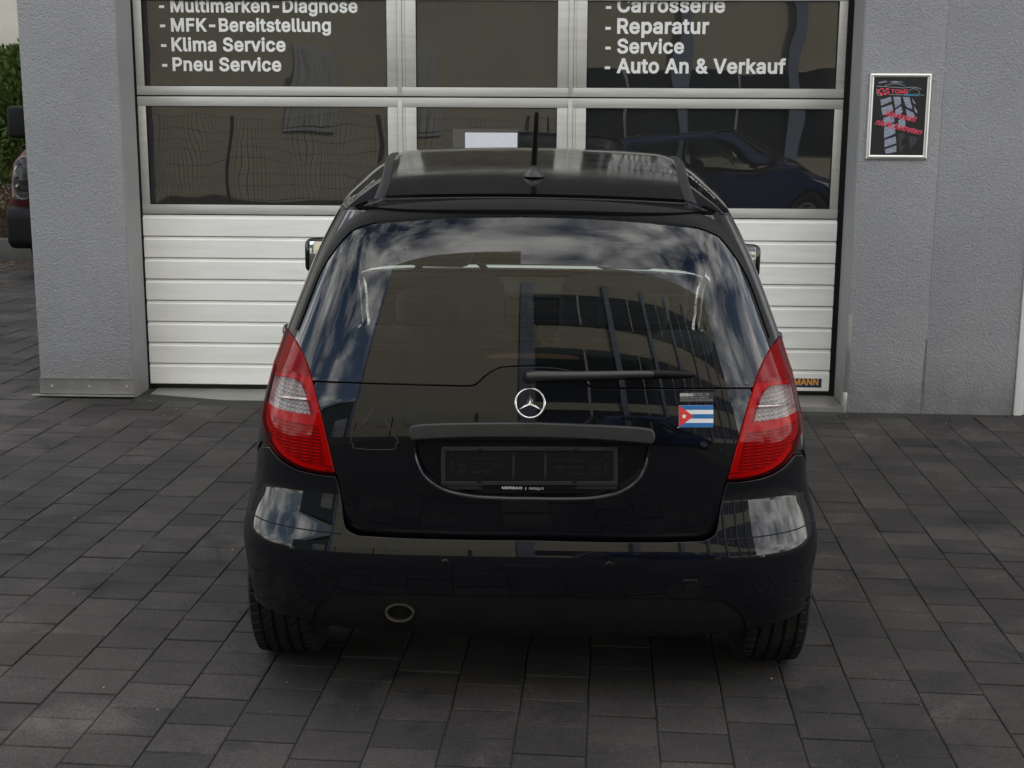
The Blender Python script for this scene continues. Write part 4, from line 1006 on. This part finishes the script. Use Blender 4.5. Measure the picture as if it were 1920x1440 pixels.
# roof rails
for s in (-1, 1):
    ys = np.linspace(-.165, 1.24, 30); pts = []
    x0 = .535
    v = []; f = []
    for i, y in enumerate(ys):
        wj = rail_x(y); z = float(roofz(wj, y))
        for dx, dz in ((-.0165, .000), (-.0155, .007), (-.006, .010), (.008, .009), (.0155, .004), (.0165, -.006)): v.append((s*(wj+dx), y, z+dz-abs(dx)*.12*(dx > 0)))
    for i in range(len(ys)-1):
        for j in range(5): a = i*6+j; f.append((a, a+1, a+7, a+6))
    f += [tuple(range(6)), tuple(range(len(v)-6, len(v)))]
    o = mesh_obj('roof_rail', v, f, M['trim'], car, smooth=True); fixn(o); o.data.set_sharp_from_angle(angle=math.radians(30))
for s in (-1, 1):
    rr_ = [np.array([p[0], p[1]]) for p in ring if p[0] > .38 and p[1] < 1.25]
    rr_ = sorted(rr_, key=lambda p: p[1]); rr_ = [p for p in rr_ if p[1] > ring_y(sx)+.004]
    inn_ = [np.array([rail_x(y)+.010, y]) for y in np.linspace(rr_[-1][1], SY(.46), 24)]+[np.array([sx, ring_y(sx)+.004])]
    P_ = rr_+inn_
    if s < 0: P_ = [np.array([-p[0], p[1]]) for p in reversed(P_)]
    panel('roof_shoulder', P_, S_roof, M['paint'], car, off=.0, skirt=.008, step=.025, met=1., edge=.015)
for s in (-1, 1):
    pe_ = []
    for ph in np.linspace(.62, hf, 26):
        P, N, _, _ = frame(S_rear, ph, QT-.001); pe_.append(P-N*.010+np.array([0, 0, -.009]))
    for y in np.linspace(.12, 1.1, 14):
        P = S_right(y, QT-.001); pe_.append(P+np.array([-.010, 0, -.009]))
    pe_ = [np.array([s*p[0], p[1], p[2]]) for p in pe_]
    MB().tube(pe_, .0135, 12).build('roof_edge', M['paint'], car, smooth=True, angle=80)
# antenna
pa_ = np.array([0.0, .38]); zb_ = float(roofz(0, .38))
v, f = lathe([(-.002, .040), (.006, .038), (.016, .031), (.026, .018), (.032, .010), (.034, .0)], 28, 'z'); v = [(x*.82, y*1.25, z) for x, y, z in v]
an = mesh_obj('antenna', v, f, M['trim'], car, smooth=True); fixn(an); an.location = (-.004, .20, float(roofz(0, .20))+.002)
MB().tube([(0, .012, .02), (.0, .004, .04), (.002, -.02, .09), (.004, -.048, .145), (.006, -.07, .20)], [.0115, .0105, .0095, .0085, .0065], 10).build('antenna_rod', M['matt'], an, smooth=True, angle=60)
# sides, windows, front
archq = AZ+math.sqrt(AR**2-YJ**2)
th_ = lambda c0, a0, a1, n: [np.array([c0+AR*math.cos(a), AZ+AR*math.sin(a)]) for a in np.linspace(a0, a1, n)]
low = .21; a_l = math.asin((low-AZ)/AR)
yfj = lambda q: float(cYF(q))-LF
side = th_(0, math.acos(YJ/AR), a_l, 20)+[np.array([1.2, low])]+th_(2.568, PI-a_l, a_l, 30)
side = [p for p in side if p[0] <= yfj(p[1])-.001 or p[1] < .3]
side = [np.array([min(p[0], yfj(max(p[1], .2))-.001), p[1]]) for p in side]
side += [np.array([yfj(q), q]) for q in np.linspace(.64, .955, 10)]+[np.array([YJ+.003, .955])]
up_ = lambda y0, y1, q0, q1: [np.array([y0, q0]), np.array([y1, q0]), np.array([min(y1, yfj(q1)), q1]), np.array([y0+.06, q1])]
for s, surf, nm in ((1, S_right, ''), (-1, S_left, '')):
    mir = (lambda P: P) if s > 0 else (lambda P: [np.array([-p[0], p[1]]) for p in reversed(P)])
    sp2_ = panel('side_panel', mir(side), surf, M['paint'], car, skirt=.01, step=.05, met=1., edge=.025)
    for y0, y1 in ((.12, .86), (.93, 1.75)):
        panel('side_window', mir([np.array([y0, .985]), np.array([y1, .985]), np.array([min(y1, yfj(1.41)+.05), 1.41]), np.array([y0+.02, 1.41])]), surf, M['carglass'], car, skirt=.004, step=.04, met=1., edge=.02)
    for y0, y1 in ((.865, .925),):
        panel('door_pillar', mir([np.array([y0, .985]), np.array([y1, .985]), np.array([y1, 1.41]), np.array([y0, 1.41])]), surf, M['gloss_black'], car, skirt=.006, step=.05, met=1., edge=.03)
    panel('roof_side', mir([np.array([YJ+.003, 1.413]), np.array([yfj(1.41), 1.413]), np.array([yfj(1.437), 1.438]), np.array([YJ+.003, 1.438])]), surf, M['paint'], car, skirt=.006, step=.05, met=1., edge=.03)
    panel('beltline_strip', mir([np.array([YJ+.003, .957]), np.array([yfj(.957), .957]), np.array([yfj(.982), .982]), np.array([YJ+.003, .982])]), surf, M['trim'], car, skirt=.006, step=.05, met=1., edge=.03)
    panel('front_pillar', mir([np.array([1.755, .985]), np.array([yfj(.985), .985])]+[np.array([yfj(q), q]) for q in (1.1, 1.2, 1.3)]+[np.array([1.30, 1.405])]), surf, M['paint'], car, skirt=.006, step=.05, met=1., edge=.03) if False else None
    # door handles: two bow handles
    for y in (.60, 1.62):
        xs = float(wside(y, .93)); hnd = MB().tube([(s*(xs-.01), y-.10, .935), (s*(xs+.045), y-.085, .945), (s*(xs+.060), y, .95), (s*(xs+.045), y+.085, .945), (s*(xs-.01), y+.10, .935)], [.012, .016, .017, .016, .012], 10).build('door_handle', M['paint'], car, smooth=True, angle=70)
    # mirror
    mr_ = empty('side_mirror', (s*.935, 1.93, 1.088), parent=car)
    hs = MB().box(-.10, .10, -.02, .09, -.082, .082)
    hs.v = [(x*(1-.12*(y > 0)), y, z*(1-.25*(y > 0))+(-.012 if x*s > 0 else .0)) for x, y, z in hs.v]
    hs.build('housing', M['gloss_black'], mr_, bevel=.03, segs=4)
    MB().prism([(-.074, -.054-(.012 if s<0 else 0)), (.074, -.054-(.012 if s>0 else 0)), (.070, .054), (-.070, .054)], 'y', -.0225, -.019).build('mirror_glass', mat('mirror_glass', (.8, .8, .8), .01, 1.) if s > 0 else bpy.data.materials['mirror_glass'], mr_, bevel=.0015)
    MB().box(-.14 if s > 0 else .02, -.02 if s > 0 else .14, .0, .05, -.085, -.05).build('mirror_foot', M['matt'], mr_, bevel=.01)
panel('front_bumper', [np.array([a, .23]) for a in np.linspace(-hf, hf, 30)]+[np.array([a, .60]) for a in np.linspace(hf, -hf, 30)], S_front, M['paint'], car, skirt=.01, step=.04)
panel('bonnet', [np.array([a, .61]) for a in np.linspace(-.62, .62, 20)]+[np.array([a, .955]) for a in np.linspace(hf, -hf, 40)], S_front, M['paint'], car, skirt=.01, step=.04)
panel('windscreen', [np.array([a, .975]) for a in np.linspace(-1.15, 1.15, 40)]+[np.array([a, 1.425]) for a in np.linspace(1.0, -1.0, 40)], S_front, M['carglass'], car, skirt=.004, step=.04)
for s in (-1, 1):
    panel('front_pillar', [np.array([s*1.16, .975]), np.array([s*hf, .975])]+[np.array([s*hf, q]) for q in (1.1, 1.2, 1.3, 1.4, 1.437)]+[np.array([s*1.01, 1.437])], S_front, M['paint'], car, skirt=.008, step=.04)
    panel('headlight', [np.array([s*.66, .615]), np.array([s*1.3, .64]), np.array([s*1.45, .80]), np.array([s*1.1, .78]), np.array([s*.75, .72])], S_front, M['lens_clear'], car, off=.002, skirt=.01, step=.03)
    panel('lamp_bowl', [np.array([s*.64, .607]), np.array([s*1.5, .607]), np.array([s*1.56, .94]), np.array([s*1.2, .82]), np.array([s*.7, .74])], S_front, M['refl_grid'], car, off=-.02, skirt=0, step=.04)
panel('grille', [np.array([a, .47]) for a in np.linspace(-.42, .42, 12)]+[np.array([a, .585]) for a in np.linspace(.5, -.5, 12)], S_front, M['matt'], car, off=.004, skirt=.006, step=.04)
# floor pan, sills and inner structure
MB().box(-.78, .78, .37, 2.2, .17, .24).build('floor_pan', M['matt'], car, bevel=.02)
MB().box(-.60, .60, -.44, .42, .235, .33).build('boot_floor', M['matt'], car, bevel=.02)
MB().tube([(-.70, .0, .30), (-.4, .05, .24), (.4, .05, .24), (.70, 0, .30)], .035, 10).build('rear_axle', M['matt'], car, smooth=True)
MB().box(-.26, .26, -.36, -.12, .215, .30).build('silencer', M['steel_dull'], car, bevel=.03)
for s in (-1, 1):
    for yc in (0, 2.568):
        mb = MB(); n = 14; b = 0
        for i in range(n+1):
            a = PI*i/n
            for x in (.56, .80): mb.v.append((s*x, yc+.345*math.cos(a), .31+.345*math.sin(a)))
        for i in range(n): mb.f.append((2*i, 2*i+1, 2*i+3, 2*i+2))
        mb.f.append(tuple(range(0, 2*n+2, 2)))
        mb.build('wheel_housing', M['matt'], car, smooth=True)
# interior
for s in (-1, 1):
    st = MB().prism([(.30, .40), (.48, .40), (.42, 1.0), (.30, 1.0)], 'x', s*.34-.27, s*.34+.27).build('rear_seat', M['seat'], car, bevel=.04, segs=3)
    MB().box(s*.34-.12, s*.34+.12, .30, .40, 1.0, 1.13).build('headrest', M['seat'], st, bevel=.04, segs=3)
    st = MB().prism([(1.15, .40), (1.75, .45), (1.75, .55), (1.30, .60), (1.13, 1.10), (1.02, 1.10)], 'x', s*.36-.25, s*.36+.25).build('front_seat', M['seat'], car, bevel=.05, segs=3)
    MB().box(s*.36-.13, s*.36+.13, 1.00, 1.11, 1.13, 1.30).build('headrest', M['seat'], st, bevel=.045, segs=3)
dsb = MB().prism([(2.05, .50), (2.30, .50), (2.45, .93), (2.10, .97), (2.0, .90)], 'x', -.70, .70).build('dashboard', M['dash'], car, bevel=.03)
MB().box(-.13, .13, 1.97, 2.02, .62, .90).build('centre_console', M['gloss_black'], dsb, bevel=.01)
for x in (-.065, .065): MB().box(x-.05, x+.05, 1.965, 1.972, .82, .88).build('air_vent', M['trim'], dsb, bevel=.002)
v, f = [], []
for i in range(40):
    for j in range(8):
        a, b = 2*PI*i/40, 2*PI*j/8; v.append((-.36+(.185+.014*math.cos(b))*math.cos(a), 1.86+.014*math.sin(b)-.06*math.sin(a), .93+(.185+.014*math.cos(b))*math.sin(a)))
for i in range(40):
    for j in range(8): f.append((i*8+j, ((i+1) % 40)*8+j, ((i+1) % 40)*8+(j+1) % 8, i*8+(j+1) % 8))
mesh_obj('steering_wheel', v, f, M['matt'], car, smooth=True)
MB().box(-.12, .12, 1.62, 1.64, 1.40, 1.46).build('inner_mirror', M['matt'], car, bevel=.01)
MB().box(-.60, .60, -.36, .28, .80, .82).build('parcel_shelf', M['seat'], car, bevel=.005)
MB().box(-.48, .48, .0, 1.2, 1.425, 1.435).build('headliner', mat('headliner', (.30, .30, .28), .9), car)
# wheels
TR, TWD = .312, .0975
prof_x = np.concatenate([[-.0975, -.0975, -.096, -.0925], np.linspace(-.087, .087, 47), [.0925, .096, .0975, .0975]])
NT = 432; NB = 54
def tread_r(x, th):
    ax = abs(x)
    if ax > .0975-1e-6: return None
    if ax > .088: return TR-.0035-(ax-.088)/.0095*.022
    r = TR-.0035*(ax/.088)**2
    for gx in (-.054, -.018, .018, .054):
        if abs(x-gx) < .0042: return r-.0075
    s_ = (th*NB/(2*PI)+(x*26 if ax < .05 else x*8)) % 1.
    if ax > .058: 
        if s_ < .13: r -= .006
    elif ax > .022:
        if s_ < .12 and (ax > .03): r -= .005
    return r
v = []; f = []
px_ = [(-.080, .205), (-.0925, .212), (-.1005, .245), (-.1005, .268)]
prof = px_+[(x, None) for x in np.linspace(-.095, .095, 47)]+[(-a, r) for a, r in reversed(px_)]
npf = len(prof)
for k in range(NT):
    th = 2*PI*k/NT; c, s_ = math.cos(th), math.sin(th)
    for x, r in prof:
        rr = r if r is not None else tread_r(x, th)
        v.append((x, rr*c, rr*s_))
for k in range(NT):
    for i in range(npf-1): A = k*npf+i; B = ((k+1) % NT)*npf+i; f.append((A, A+1, B+1, B))
tyre_me = mesh_obj('tyre', v, f, M['tyre'], None, smooth=True); fixn(tyre_me); tyre_me.data.set_sharp_from_angle(angle=math.radians(28))
rv, rf = lathe([(-.08, .206), (-.02, .19), (.06, .185), (.075, .20), (.088, .207), (.092, .202), (.08, .19), (.06, .17), (.05, .06), (.058, .03), (.058, .0)], 40, 'x')
rim = mesh_obj('rim', rv, rf, M['rim'], None, smooth=True); fixn(rim); rim.data.set_sharp_from_angle(angle=math.radians(35))
sp = MB()
for k in range(7):
    a = 2*PI*k/7; c, s_ = math.cos(a), math.sin(a)
    for r0, r1, w0, w1 in ((.045, .19, .022, .030),):
        pts = [(r0, -w0), (r1, -w1), (r1, w1), (r0, w0)]; b = len(sp.v)
        for x in (.055, .078): sp.v += [(x, p[0]*c-p[1]*s_, p[0]*s_+p[1]*c) for p in pts]
        sp.f += [tuple(b+i for i in q) for q in ((0, 1, 2, 3), (4, 7, 6, 5), (0, 4, 5, 1), (1, 5, 6, 2), (2, 6, 7, 3), (3, 7, 4, 0))]
spk = sp.build('spokes', M['rim'], rim, bevel=.006)
first = True
for s in (-1, 1):
    for yc in (0, 2.568):
        wh = empty('wheel', (s*.757, yc, TR-.0035), (0, 0, 0 if s > 0 else PI), parent=car)
        if first: t1, r1 = tyre_me, rim; first = False
        else:
            t1 = tyre_me.copy(); C.objects.link(t1); r1 = rim.copy(); C.objects.link(r1)
            k1 = spk.copy(); C.objects.link(k1); k1.parent = wh
        t1.parent = wh; r1.parent = wh
        if t1 is tyre_me: spk.parent = wh

# ------------------------------------------------------------------ across the yard: what the glass and the paint mirror
M['beige'] = mat('beige_facade_render', (.355, .33, .245), .85, var=.06, vscale=2, bump=.2, bscale=60, bdist=.003)
M['pil'] = mat('grey_blue_pilaster', (.16, .19, .26), .6, var=.05)
M['winpane'] = mat('dark_window_glass', (.02, .025, .03), .08, spec=.6)
M['winframe'] = mat('window_frame_grey', (.35, .36, .38), .5)
M['bluepipe'] = mat('blue_downpipe', (.10, .16, .42), .4)
M['curtain'] = mat('pale_curtain', (.33, .33, .30), .8, var=.3, vscale=3, stretch=(9, 1, .3))
ob = empty('office_building', (0, -10.2, 0)); tag(ob, 'beige office building mirrored in the car and door panes', 'building')
part(MB().box(-8.4, .1, -16, -10.2, -.5, 14.2), 'blank_wall', M['beige'], ob)
part(MB().box(.1, 15.5, -16, -11.2, -.5, 13.3), 'wall', M['beige'], ob)
for k in range(7):
    x0 = .25+k*2.2
    part(MB().box(x0-.12, x0+.12, -11.2, -11.0, -.3, 11.2), 'pilaster', M['pil'], ob)
    for z0, z1 in ((.9, 2.6), (4.2, 6.6), (8.0, 10.3)):
        wv = part(MB().box(x0+.14, x0+2.06, -11.2, -11.14, z0, z1), 'window', M['winpane'], ob)
        part(MB().box(x0+1.07, x0+1.13, -11.14, -11.1, z0, z1), 'window_bar', M['winframe'], wv)
part(MB().box(-8.2, -8.05, -10.2, -10.05, 0, 12.6), 'downpipe', M['bluepipe'], ob)
for x in (-5.2, -3.2):
    wv = part(MB().box(x, x+.8, -10.2, -10.15, 1.4, 3.0), 'window', M['winframe'], ob); part(MB().box(x+.08, x+.72, -10.15, -10.13, 1.48, 2.92), 'pane', M['curtain'], wv)

nb_ = empty('added_green_hall', (-13, -11.5, 0)); tag(nb_, 'dark green hall added to hide bright sky mirrored in the left door pane', 'building')  # added out of view: the left pane mirrors it instead of bright sky
part(MB().box(-20, -8.5, -18, -11.5, -.5, 4.6), 'wall', mat('dark_green_cladding', (.035, .06, .05), .6, var=.1), nb_)
part(MB().box(-20.2, -8.45, -18.2, -11.3, 4.6, 4.9), 'roof', M['winframe'], nb_)
part(MB().box(-12.0, -9.6, -11.5, -11.45, 0, 2.9), 'gate', M['winframe'], nb_)
# ------------------------------------------------------------------ beyond the left corner: hedge, kerb, house wall, red car
hw = empty('house', (-9, 21, 0)); tag(hw, 'cream plastered house wall rising behind the green hedge', 'house')
part(MB().box(-30, -3.5, 21, 27, 0, 9), 'wall', M['cream'], hw)
part(MB().prism([(20.6, 9.0), (24, 11), (27.4, 9.0)], 'x', -30.3, -3.2), 'roof', mat('roof_tile', (.20, .08, .05), .8, var=.2), hw)
kb = part(MB().box(-30, -5.85, 15.15, 15.4, -.05, .30), 'kerb_wall', M['concrete'], None, bevel=.01); tag(kb, 'low concrete kerb wall at the foot of the hedge', 'kerb')
soil = mesh_obj('soil_bed', [(-30, 15.4, .2), (-5.85, 15.4, .2), (-5.85, 21, .25), (-30, 21, .25)], [(0, 1, 2, 3)], mat('soil', (.04, .028, .018), .95, var=.3)); tag(soil, kind='structure')
M['thuja'] = mat('thuja_green', (.085, .15, .03), .7, var=.5, vscale=6, second=(.14, .17, .03), sscale=14, sfac=.5)
M['thuja_dry'] = mat('thuja_dry_brown', (.14, .075, .03), .8, var=.4, vscale=8)
M['bark'] = mat('bark', (.09, .06, .04), .9, var=.3)
def thuja(x, y, h, rad, seed, label):
    r = np.random.default_rng(seed); root = empty('thuja_shrub', (x, y, .2)); tag(root, label, 'shrub', 'hedge shrubs behind the kerb')
    MB().tube([(0, 0, 0), (.02, 0, h*.5), (0, .02, h*.9)], [.06, .04, .01], 7).build('trunk', M['bark'], root)
    for nm, m, n, zlo, zhi in (('crown', M['thuja'], 3600, .30, 1.), ('dry_twigs', M['thuja_dry'], 2600, .0, .45)):
        v = []; f = []
        for k in range(n):
            t = zlo+(zhi-zlo)*r.random()**.8; a = r.uniform(0, 2*PI)
            rr = rad*(1-.55*max(0, t-.35)/.65)*(.55+.5*r.random()**.5)*(1+.14*math.sin(5*a+9*t))
            p = np.array([rr*math.cos(a), rr*math.sin(a), t*h]); up = np.array([math.cos(a)*.7, math.sin(a)*.7, .8])+r.normal(0, .25, 3); up /= np.linalg.norm(up)
            sd = np.cross(up, r.normal(0, 1, 3)); sd /= np.linalg.norm(sd)
            l_ = r.uniform(.05, .11); w2 = r.uniform(.012, .028) if nm == 'crown' else .004; b = len(v)
            v += [p-sd*w2*.4, p+up*l_*.5-sd*w2*1.3, p+up*l_, p+up*l_*.5+sd*w2*1.3, p+sd*w2*.4]; f.append((b, b+1, b+2, b+3, b+4))
        tag(mesh_obj(nm, v, f, m, root), kind='stuff')
    return root
hd = [(-8.35, 17.1, 2.35, .62, 'tall green thuja shrub beside the cream house wall'), (-7.35, 16.2, 2.05, .75, 'bushy thuja shrub leaning over the kerb wall'), (-6.65, 17.0, 2.3, .55, 'thuja shrub rising behind the black van mirror'), (-6.9, 18.6, 2.5, .75, 'thuja shrub at the back of the hedge row'), (-7.9, 18.2, 2.3, .75, 'thuja shrub pressed against the cream house wall'), (-8.9, 19.2, 2.2, .7, 'low thuja shrub at the far hedge corner')]
for k, (x, y, h, rad, lb) in enumerate(hd): thuja(x, y, h, rad, 30+k, lb)
# leaf litter along the kerb
lv = []; lf = []; r = np.random.default_rng(5)
for k in range(500):
    x, y = r.uniform(-9, -5.0), 15.1-abs(r.normal(0, .45)); z = gz(x)+.004+r.random()*.01; a = r.uniform(0, 2*PI); s1, s2 = r.uniform(.015, .04), r.uniform(.01, .022); b = len(lv)
    lv += [(x+s1*math.cos(a), y+s1*math.sin(a), z), (x-s2*math.sin(a), y+s2*math.cos(a), z+.008), (x-s1*math.cos(a), y-s1*math.sin(a), z+.004), (x+s2*math.sin(a), y-s2*math.cos(a), z+.006)]; lf.append((b, b+1, b+2, b+3))
lo = mesh_obj('leaf_litter', lv, lf, mat('dead_leaf', (.17, .09, .04), .8, var=.4, vscale=20)); tag(lo, 'brown fallen leaves strewn along the kerb wall', 'leaves', kind='stuff')

# red van beside the garage
van = empty('red_van', (-4.66, 13.65, gz(-4.66))); van.rotation_euler = (0, CS, 0)
tag(van, 'dark red van with black bumper beside the garage pillar', 'van')
M['red_paint'] = paint('dark_red_paint', (.045, .003, .008))
VB = MB().prism([(.10, .42), (.04, .72), (.05, .95), (.14, 1.22), (.75, 1.46), (1.55, 2.0), (4.4, 2.05), (4.5, .42)], 'x', -.97, .97)
VB.build('body', M['red_paint'], van, bevel=.11, segs=5)
bp = MB().prism([(.06, .30), (-.03, .36), (-.05, .66), (.0, .74), (.35, .74), (.35, .30)], 'x', -.985, .985).build('front_bumper', M['matt'], van, bevel=.05, segs=3)
MB().prism([(-.052, .42), (-.0565, .44), (-.0565, .58), (-.052, .60)], 'x', -.66, .66).build('bumper_grille', M['matt'], bp)
MB().prism([(.035, .78), (.028, .80), (.045, 1.06), (.06, 1.06)], 'x', -.52, .52).build('grille', M['matt'], van)
ws = MB().prism([(.83, 1.53), (.845, 1.505), (1.47, 1.93), (1.455, 1.955)], 'x', -.80, .80).build('windscreen', M['winpane'], van, bevel=.004)
for s in (-1, 1):
    # headlight: dark bowl, two round reflectors, clear cover
    hl = MB().prism([(s*.56, .82), (s*.89, .82), (s*.90, .98), (s*.87, 1.18), (s*.80, 1.25), (s*.58, 1.0)], 'y', .0, .22).build('headlight', M['trim'], van, bevel=.02)
    for zc, rr in ((1.09, .085), (.90, .09)):
        v, f = lathe([(-.02, rr), (-.012, rr*.93), (.03, rr*.6), (.045, rr*.25), (.02, .012), (.02, .0)], 28, 'y')
        o = mesh_obj('reflector', v, f, M['chrome'], hl, smooth=True); fixn(o); o.location = (s*.79, .0, zc)
    MB().prism([(s*.57, .83), (s*.885, .83), (s*.893, .98), (s*.862, 1.17), (s*.80, 1.24), (s*.585, 1.0)], 'y', -.035, -.031).build('lens', M['lens_clear'], hl, bevel=.002)
    mr_ = empty('wing_mirror', (s*1.17, .95, 1.58), parent=van)
    MB().box(-.12, .12, -.06, .06, -.17, .17).build('housing', M['matt'], mr_, bevel=.045, segs=4)
    MB().box(-.3 if s > 0 else .0, .0 if s > 0 else .3, -.03, .03, -.1, -.05).build('arm', M['matt'], mr_, bevel=.01)
    for yc in (.85, 3.7):
        wh = empty('wheel', (s*.86, yc, .335), (0, 0, 0 if s > 0 else PI), parent=van); wh.scale = (1.1, 1.075, 1.075)
        for q in (tyre_me, rim, spk): k1 = q.copy(); C.objects.link(k1); k1.parent = wh
# wire fence and a parked blue car across the yard (both only mirrored in the panes)
fn = empty('wire_fence', (0, -6.4, 0)); tag(fn, 'grey wire mesh fence mirrored in the garage panes', 'fence')
mfw = mat('fence_wire', (.05, .055, .05), .5, .3)
for x in np.arange(-8, .3, 2.5): part(MB().box(x-.03, x+.03, -6.43, -6.37, -.1, 1.75), 'post', mfw, fn)
wv_ = MB()
for x in np.arange(-8, 2, .06): wv_.box(x-.0025, x+.0025, -6.404, -6.396, .05, 1.7)
for z in np.arange(.1, 1.75, .2): wv_.box(-8, 2, -6.412, -6.404, z-.0035, z+.0035)
o = part(wv_, 'wire_mesh', mfw, fn); o['kind'] = 'stuff'
bc = copy_tree(car); tag(bc, 'dark blue parked car mirrored in the right door pane', 'car')
bc.name = 'parked_car'
bc.matrix_world = Matrix.Translation((1.0, -3.6, gz(1.0))) @ Matrix.Rotation(CS, 4, 'Y') @ Matrix.Rotation(-PI/2, 4, 'Z')
M['blue_paint'] = paint('dark_blue_paint', (.012, .022, .075))
def recolour(o):
    if o.type == 'MESH':
        for sl_ in o.material_slots:
            if sl_.material in (M['paint'], M['paint_roof']): sl_.link = 'OBJECT'; sl_.material = M['blue_paint']
    for c in o.children: recolour(c)
recolour(bc)

# stray grit and scraps on the paving
dv = []; df_ = []; r = np.random.default_rng(11)
for k in range(110):
    near = r.random() < .55
    x = r.uniform(-3, 3); y = 7.85-abs(r.normal(0, .25)) if near else r.uniform(3.1, 7.8); z = gz(x)+.003; a = r.uniform(0, 2*PI); s1 = r.uniform(.003, .008); s2 = s1*r.uniform(.3, .9); b = len(dv)
    ca, sa = math.cos(a), math.sin(a)
    dv += [(x+s1*ca, y+s1*sa, z), (x-s2*sa, y+s2*ca, z), (x-s1*ca, y-s1*sa, z), (x+s2*sa, y-s2*ca, z), (x, y, z+s2*.9)]
    df_ += [(b, b+1, b+4), (b+1, b+2, b+4), (b+2, b+3, b+4), (b+3, b, b+4)]
go = mesh_obj('grit', dv, df_, mat('pale_grit', (.20, .18, .15), .9, var=.6, vscale=9)); tag(go, 'scattered pale grit and scraps on the dark paving', 'grit', kind='stuff')
